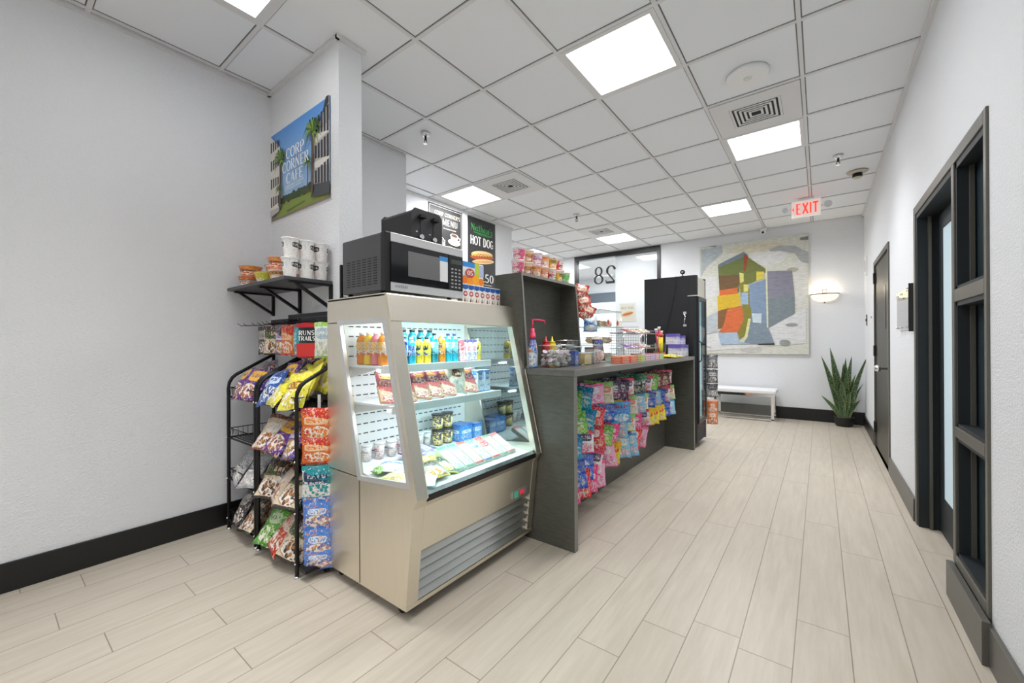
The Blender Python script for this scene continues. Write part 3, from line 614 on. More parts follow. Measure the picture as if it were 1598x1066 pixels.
t = thing('bench', 'low bench with a white padded seat and clear sides along the back wall', 'bench', (-1.33, 7.23, 0))
MB().box((-.08, -.02, .415), (.80, .40, .475), mat('white_leather', (236, 236, 238), .4)).build('seat', t, bevel=.015)
MB().box((-.06, 0, .375), (.78, .38, .413), CHROME).build('seat_frame', t)
for x in (-.03, .755): 
    for y in (.0, .36): MB().box((x-.018, y, 0), (x+.018, y+.02, .375), CHROME).build('leg', t)
for y in (.0, .36): MB().box((-.05, y, .018), (.775, y+.02, .036), CHROME).build('stretcher', t)
box('side_panel', (-.01, .008, .04), (.735, .012, .372), ACR, t)

def snake_plant(loc):
    t = thing('potted_plant', 'tall snake plant in a black pot in the back corner', 'plant', loc)
    MB().lathe([(.085, 0), (.10, .02), (.115, .12), (.118, .135), (.105, .135), (.1, .12), (0, .12)], mat('black_pot', (28, 28, 29), .5), seg=28).build('pot', t)
    MB().lathe([(.098, .112), (0, .118)], mat('soil', (52, 40, 30), .95), seg=20).build('soil', t)
    LG = mat('snake_leaf', (84, 112, 72), .45); q = NT(LG); uv = q.new('ShaderNodeUVMap').outputs[0]; sp = q.new('ShaderNodeSeparateXYZ'); q.link(uv, sp.inputs[0])
    nz = q.noise(q.mapping(uv, (2, 30, 1)), 1.5, 3, .6); edge = q.math('GREATER_THAN', q.math('ABSOLUTE', q.math('SUBTRACT', sp.outputs[0], .5)), .43)
    c = q.mix(q.math('GREATER_THAN', nz, .5), lin((46, 68, 46)), lin((104, 132, 88))); c = q.mix(edge, c, lin((150, 160, 100))); q.link(c, LG.node_tree.nodes['Principled BSDF'].inputs['Base Color'])
    random.seed(11)
    specs = [(-.20, .02, 1.0, .02), (-.12, .0, 1.12, .03), (.02, .03, .97, .02), (.07, 0, 1.0, .02), (.21, .02, 1.02, .0), (-.05, .06, .8, .05), (.10, -.03, .75, .05), (-.02, -.05, .66, .06), (.17, .03, .62, .03), (-.12, -.03, .6, .04), (-.2, .0, .42, -.02), (.05, -.05, .5, .05), (.12, .05, .45, .04), (0, .05, .9, .02), (-.07, -.02, .9, .03), (.03, -.01, .85, .02), (.14, -.05, .4, .03), (-.08, .05, .7, .03), (.08, .05, .68, .03), (-.04, -.06, .5, .03)]
    for k, (dx, dy, Hh, bend) in enumerate(specs):
        m = MB(); n = 10; bx, by = dx*.28, dy*.6; wd = .038+random.random()*.008; tw = random.uniform(-.7, .7)
        for i in range(n+1):
            s = i/n; x = bx+dx*s**1.6; y = by+dy*s+bend*math.sin(s*3); z = .11+(Hh-.11)*s
            ww = wd*(1-s**3.2)*(.55+.9*math.sin(min(1, s*1.6)*PI/2))*.75+.0008; a = tw+.5*s
            ca, sa = math.cos(a), math.sin(a); cx_, cy_ = -sa*ww*.35, ca*ww*.35
            m.v += [(x-ca*ww, y-sa*ww, z), (x+cx_, y+cy_, z), (x+ca*ww, y+sa*ww, z)]
        for i in range(n):
            for q2 in (0, 1):
                b0 = 3*i+q2; m.face((b0, b0+1, b0+4, b0+3), LG, ((q2*.5, i/n), (q2*.5+.5, i/n), (q2*.5+.5, (i+1)/n), (q2*.5, (i+1)/n)), True)
        m.build('leaf', t)
snake_plant((.265, 7.48, 0))

# things on the long wall
t = thing('sign_holder', 'clear acrylic document holder with a black edge beside the big metal frame', 'sign holder', (XR, 4.3, 1.29))
box('backing', (-.004, -.42, 0), (0, .13, .30), mat('holder_back', (214, 214, 212), .3), t)
box('cover', (-.022, -.40, .01), (-.018, .11, .29), ACR, t); box('notice', (-.012, -.12, .10), (-.006, .09, .275), mat('paper_white', (244, 243, 236), .7), t)
box('edge_bar', (-.024, -.44, -.015), (0, -.425, .315), BLACK, t)
for z in (.02, .27):
    for y in (-.38, -.10, .09): MB().lathe([(.008, 0), (.008, .006)], CHROME, seg=10, axis='x').xf(Matrix.Translation((-.03, y, z))).build('standoff', t)
t = thing('wall_chime', 'narrow white device high on the long wall near the corner', 'wall device', (XR, 7.26, 2.10)); box('body', (-.02, -.04, 0), (0, .04, .25), WHITE, t, bevel=.004); box('grille', (-.022, -.03, .05), (-.0195, .03, .2), mat('grey_plastic', (150, 150, 150), .5), t)
t = thing('switch_plate', 'dark switch plate on the long wall near the corner', 'light switch', (XR, 7.31, 1.42)); box('plate', (-.008, -.04, 0), (0, .04, .15), BRZ, t, bevel=.002); box('toggle', (-.016, -.01, .06), (-.008, .01, .09), BLKMET, t)
t = thing('light_switch', 'small white switch beside the grey service door', 'light switch', (XR, 6.62, 1.44)); box('plate', (-.006, -.04, 0), (0, .04, .12), WHITE, t, bevel=.002); box('toggle', (-.014, -.008, .05), (-.006, .008, .075), mat('grey_plastic', (150, 150, 150), .5), t)

# ------------------------------------------------------------------ posters
WH = ink('white', (245, 245, 242))
def board(name, lab, org, u, n, Wd, Ht, back):
    t = thing(name, lab, 'poster', org)
    m = MB(); U = Vector(u)*Wd; N = Vector(n)*.007; Z = Vector((0, 0, Ht)); O = Vector((0, 0, 0))
    P = [O, O+U, O+U+Z, O+Z]; m.v += [tuple(p+N*.05) for p in P]+[tuple(p+N) for p in P]
    for f in ((4, 5, 6, 7), (3, 2, 1, 0), (0, 1, 5, 4), (1, 2, 6, 5), (2, 3, 7, 6), (3, 0, 4, 7)): m.face(f, back if f == (4, 5, 6, 7) or back.name != 'ink_sky' else WH)
    m.build('board', t); return t, Canvas(N, u, (0, 0, 1), n, Wd, Ht)
SKY = mat('ink_sky', (96, 160, 224), .45)
q = NT(SKY); o = coords(q, 'Generated'); sp = q.new('ShaderNodeSeparateXYZ'); q.link(o, sp.inputs[0])
q.link(q.mix(sp.outputs[2], lin((186, 216, 240)), lin((84, 150, 224))), q.n['Principled BSDF'].inputs['Base Color'])
t, cv = board('cafe_poster', 'square sky-blue poster reading CORP CORNER CAFE with palms and white buildings', (-3.155, PY, 2.088), (1, 0, 0), (0, -1, 0), .815, .618, SKY)
BW, BG, WN = ink('building', (226, 222, 214)), ink('building_shade', (190, 186, 182)), ink('window', (52, 56, 66))
GR, GR2, TR, TRK, PG1, PG2 = ink('lawn', (132, 150, 62)), ink('lawn_shadow', (86, 104, 48)), ink('treeline', (58, 78, 44)), ink('trunk', (92, 74, 58)), ink('palm', (70, 104, 44)), ink('palm_bright', (128, 156, 60))
cv.poly([(0, 0), (1, 0), (1, .13), (.5, .17), (0, .1)], ink('path', (128, 118, 106))); cv.poly([(.1, .02), (.95, .03), (1, .12), (.62, .19), (.2, .17)], GR); cv.poly([(.3, .04), (.6, .07), (.62, .09), (.3, .06)], GR2)
for k in range(12): cv.oval(.2+k*.045, .19+.006*(k % 3), .035, .035+.012*(k % 2), TR)
cv.poly([(0, .06), (.16, .13), (.19, .8), (.0, 1)], BW)
for r_ in range(4):
    for k in range(4):
        x = .012+k*.042; y = .16+r_*.21+k*.006; cv.poly([(x, y), (x+.026, y+.005), (x+.026, y+.12-.01*k), (x, y+.12-.008*k)], WN, False)
cv.k += 1; cv.poly([(.0, .05), (.17, .08), (.17, .13), (0, .13)], BG)
cv.poly([(.77, .16), (1, .1), (1, 1), (.97, 1), (.77, .62)], BG); cv.poly([(.77, .36), (1, .33), (1, .42), (.77, .42)], BW)
cv.poly([(.77, .60), (1, .66), (1, .76), (.77, .66)], BW)
for r_, (ya, yb) in enumerate(((.2, .33), (.45, .58), (.70, .86))):
    for k in range(5): x = .785+k*.044; cv.poly([(x, ya-.01*k), (x+.03, ya-.01*k), (x+.03, yb+.014*k), (x, yb+.012*k)], WN, False)
cv.k += 1; cv.poly([(.9, .86), (.99, .93), (.99, 1), (.95, 1)], WN); cv.poly([(.72, .08), (1, .04), (1, .16), (.76, .2)], ink('shade', (72, 74, 78)))
def palm(x, y0, y1, s, gm):
    cv.line([(x-.008, y0), (x+.004, (y0+y1)/2), (x, y1)], .018*s*2, TRK)
    for a in (-1.25, -.85, -.35, .1, .5, .95, 1.4, 1.9, 2.4, 2.9, 3.4, 3.9):
        L_ = .17*s; p1 = (x+math.cos(a)*L_*.55/cv.asp, y1+math.sin(a)*L_*.5+.03*s); p2 = (x+math.cos(a)*L_/cv.asp, y1+math.sin(a)*L_*.75-.05*s)
        cv.line([(x, y1), p1, p2], .04*s, gm if int(a*10) % 2 else PG2, True)
palm(.2, .1, .66, 1.0, PG1); palm(.76, .12, .74, 1.15, PG1); palm(.7, .14, .44, .6, PG1); palm(.22, .12, .3, .5, TR)
cv.text('CORP', .52, .635, .115, WH, .95, maxw=.30); cv.text('CORNER', .525, .50, .115, WH, .95, maxw=.44); cv.text('CAFE', .515, .365, .115, WH, .95, maxw=.28)
for r_, yy in enumerate((.27, .235)):
    for k in range(12-2*r_): cv.rect(.34+.02*r_+k*.029, yy, .358+.02*r_+k*.029, yy+.02, ink('pale', (206, 220, 234)))
cv.build('print', t)

CB = mat('chalkboard_print', (46, 46, 47), .5); COF = ink('coffee', (92, 60, 38)); CRM = ink('cream', (226, 214, 192))
t, cv = board('menu_poster', "black menu poster with coffee cups reading CORP CORNER'S MENU", (XM, 3.42, 2.02), (0, 1, 0), (1, 0, 0), .60, .965, CB)
for a, b, c_, d in ((.03, .02, .035, .98), (.965, .02, .97, .98)): cv.rect(a, b, c_, d, WH)
cv.rect(.03, .975, .97, .98, WH); cv.text("CORP CORNER'S", .55, .895, .052, CRM, .85, maxw=.76); cv.text('MENU', .62, .795, .085, CRM, 1.0, serif=False, maxw=.46)
for k in range(7): cv.rect(.42+k*.055, .705, .46+k*.055, .715, CRM)
def cup(cx, cy, s):
    cv.oval(cx, cy-.05*s, .19*s, .045*s, CRM); cv.oval(cx, cy-.045*s, .14*s, .03*s, ink('cream_shade', (190, 176, 150))); cv.poly([(cx-.12*s, cy+.04*s), (cx-.08*s, cy-.05*s), (cx+.08*s, cy-.05*s), (cx+.12*s, cy+.04*s)], WH)
    cv.oval(cx, cy+.04*s, .125*s, .03*s, WH); cv.oval(cx, cy+.042*s, .10*s, .022*s, COF); cv.line([(cx+.12*s, cy+.03*s), (cx+.18*s, cy+.02*s), (cx+.16*s, cy-.02*s), (cx+.10*s, cy-.02*s)], .014*s, WH)
cup(.74, .60, 1.0); cup(.33, .53, .7); cup(.62, .41, 1.0); cup(.36, .33, .8); cup(.7, .2, .9)
cv.build('print', t)
t, cv = board('hot_dog_poster', "black poster reading Nathan's HOT DOG with a mustard hot dog picture", (XM, 4.135, 1.98), (0, 1, 0), (1, 0, 0), .595, 1.01, CB)
GN = ink('green', (60, 170, 84)); cv.text("Nathan's", .5, .865, .10, GN, 1.0, serif=False, maxw=.8); cv.rect(.2, .79, .88, .80, GN); cv.rect(.3, .775, .8, .781, GN)
cv.text('HOT DOG', .5, .68, .125, WH, 1.3, serif=False, maxw=.84)
BUN, BUN2, SAU, MUS = ink('bun', (222, 172, 104)), ink('bun_light', (240, 206, 150)), ink('sausage', (178, 84, 52)), ink('mustard', (240, 205, 70))
cv.oval(.5, .50, .40, .055, BUN, rot=.06); cv.oval(.5, .515, .36, .035, BUN2, rot=.06); cv.oval(.5, .465, .43, .045, SAU, rot=.06)
cv.line([(.14+.05*k, .455+.022*(k % 2)+.012*k*.3) for k in range(15)], .014, MUS); cv.oval(.54, .405, .40, .035, BUN2, rot=.08); cv.oval(.5, .398, .36, .02, BUN, rot=.08)
cv.text('$3.50', .56, .17, .12, WH, 1.1, serif=False, maxw=.72); cv.rect(.45, .07, .85, .078, CRM)
cv.build('print', t)
t, cv = board('hot_dog_notice', 'small pale framed hot dog notice on the white column behind the glass', (-3.19, YB+.06, 1.62), (1, 0, 0), (0, -1, 0), .34, .37, ink('notice', (226, 224, 214)))
cv.rect(.06, .05, .94, .95, ink('notice_in', (214, 210, 198))); cv.text('HOT DOG', .5, .72, .14, ink('notice_text', (150, 140, 130)), 1, serif=False, maxw=.75); cv.oval(.5, .4, .34, .12, BUN, rot=.2); cv.oval(.5, .4, .34, .05, SAU, rot=.2); cv.build('print', t)

# ================================================================== refrigerated display case
CY0, CY1 = 1.115, 2.065
CPROF = [(-2.057, .055), (-1.427, .055), (-1.378, .50), (-1.352, .545), (-1.562, 1.432), (-2.057, 1.432)]
def glx(z, off=0): return -1.352-(z-.545)*(.21/.887)+off        # slanted front plane
case = thing('refrigerated_display_case', 'stainless open-glass refrigerated display case with slanted front beside the snack racks', 'display case', (0, 0, 0))
WIN = [(-1.765, .565), (glx(.60, -.035), .60), (glx(1.315, -.03), 1.315), (-1.945, 1.315)]
OUTR = [(-2.057, .055), (-1.427, .055), (-1.378, .50), (-1.352, .545), (-1.562, 1.432), (-2.057, 1.432)]
def side_panel(y0, y1, outer_y):
    m = MB()
    lo = [(-2.057, .055), (-1.427, .055), (-1.378, .50), (glx(.60), .60), WIN[1], WIN[0], (-2.057, .565)]
    lo = [(-2.057, .055), (-1.427, .055), (-1.378, .50), (-1.352, .545), (glx(.60), .60), WIN[1], WIN[0], (-2.057, .565)]
    m.prism(lo, 'y', y0, y1, STEEL); m.prism([(-2.057, .565), WIN[0], WIN[3], (-2.057, 1.315)], 'y', y0, y1, STEEL)
    m.prism([(-2.057, 1.315), WIN[3], WIN[2], (glx(1.315), 1.315), (-1.562, 1.432), (-2.057, 1.432)], 'y', y0, y1, STEEL)
    m.prism([WIN[1], (glx(.60), .60), (glx(1.315), 1.315), WIN[2]], 'y', y0, y1, STEEL)
    p = m.build('side_panel', case, bevel=.002)
    def grow(d): 
        cx = sum(a for a, b in WIN)/4; cz = sum(b for a, b in WIN)/4
        return [(a+(d if a > cx else -d), b+(d if b > cz else -d)) for a, b in WIN]
    MB().frame(grow(.012), grow(-.012), 'y', outer_y-.006, outer_y+.006, ALU).build('window_trim', p)
    ym = (y0+y1)/2
    m = MB(); m.prism(WIN, 'y', ym-.002, ym+.002, GLASS if y0 < 1.5 else glass('mirrored_side_glass', (170, 182, 182), 14)); m.build('side_window', p)
    return p
p1 = side_panel(CY0, CY0+.02, CY0); side_panel(CY1-.02, CY1, CY1)
MB().box((-1.772, CY0-.0012, .058), (-1.769, CY0, .555), BLKMET).build('seam', p1)
m = MB()      # front corner posts
for y0, y1 in ((CY0-.0015, CY0+.062), (CY1-.05, CY1+.0015)):
    n = len(m.v)
    m.prism([(glx(.545)-.03, .545), (glx(.545)+.004, .545), (glx(1.32)+.004, 1.32), (glx(1.32)-.03, 1.32)], 'y', y0, y1, STEEL)
    o = m.build('corner_post', case, bevel=.002); m = MB()
m = MB(); m.prism([(-1.60, 1.31), (glx(1.31)+.008, 1.31), (-1.556, 1.436), (-1.60, 1.436)], 'y', CY0+.002, CY1-.002, STEEL); m.build('canopy_fascia', case, bevel=.003)
m = MB(); m.box((-2.057, CY0, 1.425), (-1.565, CY1, 1.44), STEEL); m.build('top_panel', case, bevel=.002)
m = MB(); m.box((-2.057, CY0+.02, .055), (-2.03, CY1-.02, 1.425), STEEL); m.build('back_panel', case)
INW = mat('inner_liner', (232, 238, 240), .35)
m = MB(); m.box((-1.99, CY0+.022, .5), (-1.96, CY1-.022, 1.40), INW); liner = m.build('inner_liner', case)
SLOT = mat('slot_dark', (60, 66, 70), .8); m = MB()
z = .62
while z < 1.3:
    y = CY0+.06
    while y < CY1-.08: m.box((-1.9605, y, z), (-1.959, y+.028, z+.006), SLOT); y += .042
    z += .052
m.build('grille', liner)
m = MB(); m.prism([(-1.96, .50), (-1.40, .44), (-1.385, .545), (-1.43, .548), (-1.96, .60)], 'y', CY0+.022, CY1-.022, INW); m.build('deck', case)
m = MB(); m.box((-1.98, CY0+.022, 1.395), (-1.60, CY1-.022, 1.42), INW); m.build('canopy_ceiling', case)
LEDM = mat('led_tube', (250, 253, 255), .4, emit=3.5)
def led(x, z, w, lab, par):
    m = MB(); m.box((x-.012, CY0+.06, z), (x+.012, CY1-.07, z+.012), LEDM); m.build('light_tube', par)
    L = bpy.data.lights.new('case_led', 'AREA'); L.shape = 'RECTANGLE'; L.size = .03; L.size_y = .8; L.energy = w; L.color = (.93, .98, 1)
    lo = bpy.data.objects.new('case_led', L); C.objects.link(lo); lo.parent = par; lo.location = (x, (CY0+CY1)/2, z-.004)
led(-1.63, 1.375, LED_W*1.5, '', case)
for nm, zt, xl, wl in (('upper', 1.10, -1.655, .8), ('lower', .915, -1.575, 1.0)):
    m = MB(); m.box((-1.958, CY0+.05, zt-.012), (xl-.012, CY1-.1, zt), INW); m.box((xl-.014, CY0+.05, zt-.036), (xl, CY1-.1, zt+.004), WHITE); sh = m.build('shelf', case, bevel=.002)
    for y in (CY0+.07, CY1-.12): MB().prism([(-1.958, zt-.012), (xl-.05, zt-.012), (-1.958, zt-.07)], 'y', y, y+.003, WHITE).build('shelf_bracket', sh)
    led(xl-.05, zt-.030, LED_W*wl, '', sh)
fp = MB(); fp.prism([(glx(.555), .555), (glx(.555)+.004, .555), (glx(1.315)+.004, 1.315), (glx(1.315), 1.315)], 'y', CY0+.062, CY1-.05, GLASSD); fp.build('front_glass', case)
MB().prism([(-1.40, .515), (-1.355, .525), (-1.352, .555), (-1.385, .56)], 'y', CY0+.062, CY1-.05, BLACK).build('glass_channel', case)
MB().prism([(-1.405, .30), (-1.398, .30), (-1.374, .50), (-1.355, .528), (-1.36, .532), (-1.381, .50)], 'y', CY0+.062, CY1-.05, STEEL).build('front_panel', case, bevel=.001)
m = MB(); m.box((-1.46, CY0+.02, .06), (-1.44, CY1-.02, .5), BLKMET); m.build('grille_back', case)
for k in range(5):
    z = .075+k*.046; x = -1.427+(z-.055)*.11; m = MB()
    m.prism([(x-.022, z+.031), (x+.002, z), (x+.004, z+.003), (x-.020, z+.034)], 'y', CY0+.062, CY1-.05, STEELY); m.build('louvre', case)
MB().prism([(-1.44, .055), (-1.424, .055), (-1.375, .50), (-1.349, .545), (-1.37, .57), (-1.39, .50)], 'y', CY0-.0012, CY0+.062, STEEL).prism([(-1.44, .055), (-1.424, .055), (-1.375, .50), (-1.349, .545), (-1.37, .57), (-1.39, .50)], 'y', CY1-.05, CY1+.0012, STEEL).prism([(-1.433, .055), (-1.42, .055), (-1.418, .074), (-1.43, .074)], 'y', CY0, CY1, STEEL).build('grille_surround', case)
m = MB(); m.box((-1.40, 1.83, .325), (-1.385, 1.96, .365), mat('controller', (170, 172, 172), .3, .6)); ctl = m.build('temperature_controller', case)
box('green_switch', (-1.386, 1.845, .328), (-1.381, 1.875, .362), mat('green_button', (60, 150, 120), .3, emit=.3), ctl); box('red_display', (-1.386, 1.895, .335), (-1.3825, 1.935, .358), mat('red_led', (190, 40, 60), .3, emit=.6), ctl)
for x, y in ((-1.50, 1.16), (-2.0, 1.16), (-1.50, 2.01), (-2.0, 2.01)):
    m = MB(); m.lathe([(.024, -.012), (.026, 0), (.024, .012)], RUBBER, seg=16, axis='y').xf(Matrix.Translation((x, y, .027))); m.box((x-.018, y-.016, .03), (x+.018, y+.016, .056), BLKMET); m.build('caster', case)

# ------------------------------------------------------------------ package builders
def bottle_bm(h, r, body, capm, label, lab0=.3, lab1=.7, neck=.35, seg=18):
    p = [(r*.7, 0), (r*.96, .004), (r, .012), (r, h*lab0), (r*1.01, h*lab0+.0005), (r*1.01, h*lab1), (r, h*lab1+.0005), (r, h*.76), (r*.8, h*.85), (r*neck, h*.91), (r*neck, h*.93)]
    ms = [body]*3+[body, label, body, body, body, body, body]
    return MB().lathe(p, body, seg=seg, mats=ms), MB().lathe([(r*neck*1.12, h*.93), (r*neck*1.2, h*.935), (r*neck*1.2, h*.995), (r*neck*1.05, h)], capm, seg=seg)
def bottle(name, lab, loc, h, r, body, capm, label, group=None, l0=.3, l1=.7, neck=.38, rz=0, rx=0):
    t = thing(name, lab, 'bottle', loc, (rx, 0, rz), group); a, b = bottle_bm(h, r, body, capm, label, l0, l1, neck); a.build('body', t); b.build('cap', t); return t
_bag = {}
def bag_mesh(w, h, t, m, seed=0, origin='c', wr=1.0, nu=8, nv=10):
    key = (w, h, t, m.name, seed, origin, wr, nu)
    if key in _bag: return _bag[key]
    rnd = random.Random(seed*13+5); ph = [rnd.uniform(0, 6.28) for _ in range(6)]; mb = MB(); oz = {'c': -.5, 'top': -1.0, 'b': 0}[origin]
    for side in (-1, 1):
        n0 = len(mb.v)
        for j in range(nv+1):
            v = j/nv
            for i in range(nu+1):
                u = i/nu; bul = (max(0, math.sin(PI*u))**.6)*(max(0, math.sin(PI*min(1, max(0, (v-.04)/.92))))**.55)
                cr = wr*(math.sin(u*13+ph[0]+v*7)*.09+math.sin(v*17+ph[1]-u*9)*.09+math.sin((u+v)*23+ph[2])*.06)
                y = side*t/2*bul*(1+cr); edge = .02*wr*math.sin(v*25+ph[3])*(abs(u-.5)*2)**3
                x = (u-.5)*w*(1-.07*math.sin(PI*v))*(1+edge); z = (v+oz)*h+(.012*h*math.sin(u*9+ph[4]) if v in (0, 1) else 0)
                mb.v.append((x, y, z))
        for j in range(nv):
            for i in range(nu):
                a = n0+j*(nu+1)+i; q = (a, a+1, a+nu+2, a+nu+1); U = [(i/nu, j/nv), ((i+1)/nu, j/nv), ((i+1)/nu, (j+1)/nv), (i/nu, (j+1)/nv)]
                if side == 1: q = q[::-1]; U = U[::-1]
                mb.face(q, m, U, True)
    me_o = mb.build('bag', None); me = me_o.data; bpy.data.objects.remove(me_o); _bag[key] = me; return me
def bag(name, lab, cat, loc, rot, me, group=None):
    o = bpy.data.objects.new(name, me); C.objects.link(o); o.location = loc; o.rotation_mode = 'ZXY' if False else 'XYZ'; o.rotation_euler = rot; return tag(o, lab, cat, group)
def bag_text(o, txts, w, h, m, t):
    cv = Canvas((-w/2, -t/2-.0015, -h/2), (1, 0, 0), (0, 0, 1), (0, -1, 0), w, h)
    for s, cx, cy, hh, mm in txts: cv.text(s, cx, cy, hh, mm, 1.2, serif=False, maxw=.8)
    return cv.build('lettering', o)
def carton(name, lab, cat, loc, size, m, rz=0, group=None, rx=0, bevel=.001):
    a, b, c_ = size; mb = MB().box((-a/2, -b/2, 0), (a/2, b/2, c_), m); o = mb.build(name, None, bevel=bevel); o.location = loc; o.rotation_euler = (rx, 0, rz); return tag(o, lab, cat, group)
BLUcap, BLKcap, WHTcap = mat('cap_blue', (28, 44, 110), .35), mat('cap_black', (22, 24, 28), .35), mat('cap_white', (236, 236, 232), .35)
def liquid(n, c): return mat('liquid_'+n, c, .12, coat=.3)
L_or, L_ye, L_te, L_lb, L_na, L_pk, L_mi = liquid('orange', (232, 140, 30)), liquid('yellow', (240, 205, 60)), liquid('teal', (20, 140, 158)), liquid('blue', (40, 175, 200)), liquid('navy', (30, 50, 120)), liquid('pink', (225, 130, 140)), liquid('milk', (236, 232, 222))
LB = lambda n, *a, **k: pkg('label_'+n, *a, **k)
lab1 = LB('fruit', (236, 228, 210), (220, 90, 60), (240, 190, 60), (220, 110, 60), 1); lab2 = LB('blueyellow', (235, 225, 60), (30, 40, 90), (24, 24, 34), (80, 110, 190), 2); lab3 = LB('blue', (120, 170, 215), (40, 80, 160), (240, 245, 250), (60, 100, 180), 3)
lab4 = LB('tealw', (120, 200, 215), (20, 120, 150), (240, 245, 248), (30, 140, 160), 4); lab5 = LB('orangew', (235, 170, 80), (190, 60, 40), (60, 50, 40), (220, 120, 60), 5); lab6 = LB('pinkw', (240, 225, 225), (220, 120, 140), (200, 60, 90), (240, 200, 200), 6)
ZS1 = 1.1005
G1 = 'drink bottles on the upper shelf of the display case'
for k, (x, b_, nm) in enumerate(((-1.90, L_or, 'amber juice bottle deepest of the four behind the side window'), (-1.838, L_ye, 'yellow juice bottle with white cap, second deepest behind the side window'), (-1.776, L_pk, 'pink-labelled juice bottle behind the side window'), (-1.716, L_or, 'orange juice bottle behind the side window, closest to the slanted glass'))):
    bottle('juice_bottle', nm, (x, 1.215, ZS1), .165, .027, b_, WHTcap, lab1, G1, neck=.45)
row = [(1.335, .145, L_na, BLKcap, lab3, 'navy drink bottle behind the steel corner post'), (1.385, .14, L_lb, WHTcap, lab3, 'pale blue drink bottle beside the navy one'), (1.437, .142, L_ye, BLKcap, lab2, 'yellow and black labelled bottle beside the pale blue one'),
       (1.49, .142, L_ye, BLKcap, lab2, 'yellow and black labelled bottle beside the dark teal one'), (1.545, .165, L_te, BLKcap, lab4, 'dark teal sports drink bottle with black cap'), (1.598, .16, L_or, WHTcap, lab5, 'orange drink bottle between two teal ones'),
       (1.65, .165, L_lb, BLUcap, lab4, 'light teal bottle with blue cap beside the orange one'), (1.70, .165, L_lb, BLUcap, lab4, 'light teal bottle with blue cap beside the leaning pink carton'), (1.90, .135, L_ye, WHTcap, lab2, 'yellow bottle at the far end of the upper shelf')]
for y, h, b_, cp, lb, nm in row: bottle('drink_bottle', nm, (-1.715, y, ZS1), h, .0235, b_, cp, lb, G1)
for k, y in enumerate((1.40, 1.46, 1.52, 1.585)): bottle('tall_bottle', ['first', 'second', 'third', 'fourth'][k]+' dark-capped bottle in the rear row behind the yellow labels', (-1.80, y, ZS1), .185, .025, L_te, BLKcap, lab3, G1, neck=.5)
milk = pkg('carton_white', (240, 240, 240), (60, 70, 140), (220, 80, 120), (200, 220, 240), 8)
for y, rx, nm in ((1.755, .16, 'pinkish drink carton leaning on the upper shelf'), (1.80, 0, 'white drink carton beside the leaning pink one'), (1.85, 0, 'white drink carton beside the last yellow bottle')):
    carton('drink_carton', nm, 'carton', (-1.71, y, ZS1), (.042, .042, .13), milk if rx == 0 else pkg('carton_pink', (240, 215, 220), (200, 70, 90), (200, 60, 90), (240, 200, 200), 9), group=G1, rx=rx)
# middle shelf
ZS2 = .9155
CLEARP = glass('clear_pack', (240, 244, 240), 2.0)
def lunch(lab, y, m, w=.105, x=-1.615, h=.168):
    t = thing('meat_pack', lab, 'meat pack', (x, y, ZS2+.012), (R(-9), R(-33), 0), 'sliced meat and cheese packs on the middle shelf')
    MB().box((-.016, -w/2, 0), (.002, w/2, h*.60), mat('sliced_contents', (226, 196, 160), .5)).build('contents', t, bevel=.006)
    MB().box((-.004, -w/2, h*.5), (.003, w/2, h), m).build('sleeve', t)
    MB().quad([(.0032, -w/2, 0), (.0032, w/2, 0), (.0032, w/2, h*.52), (.0032, -w/2, h*.52)], pkg('slices', (224, 190, 150), (190, 70, 80), (240, 226, 200), (206, 120, 100), 13, .9)).build('slices', t)
mp1 = pkg('sleeve_maroon', (120, 24, 58), (100, 20, 50), (226, 150, 60), (190, 120, 60), 11, .5); mp2 = pkg('sleeve_green', (170, 60, 90), (120, 30, 60), (236, 200, 110), (120, 170, 120), 12, .5)
for k, (y, m_, nm) in enumerate(((1.185, mp2, 'pink and green meat pack at the near end of the middle shelf'), (1.285, mp1, 'maroon-topped meat pack second from the near end of the middle shelf'), (1.385, mp1, 'maroon-topped meat pack third from the near end, seen by the corner post'), (1.475, mp1, 'maroon-topped meat pack fourth from the near end'), (1.565, mp1, 'maroon-topped meat pack beside the brown and white bag'), (1.745, mp1, 'maroon-topped meat pack beside the blue and white cartons'))):
    lunch(nm, y, m_)
cw = pkg('bag_clear_brown', (214, 208, 186), (200, 205, 210), (120, 50, 36), (235, 225, 200), 14, .7)
bag('cheese_bag', 'large pale bag with a brown and white patch on the middle shelf', 'bag', (-1.665, 1.66, ZS2+.092), (R(-20), R(8), R(80)), bag_mesh(.145, .175, .04, cw, 3))
cbw = pkg('carton_bluewhite', (225, 238, 248), (80, 150, 215), (60, 130, 205), (250, 250, 250), 15, .8)
for y, nm in ((1.835, 'blue and white carton on the middle shelf, beside the last meat pack'), (1.90, 'blue and white carton at the far end of the middle shelf')): carton('milk_carton', nm, 'carton', (-1.655, y, ZS2), (.05, .05, .13), cbw, group='blue and white cartons')
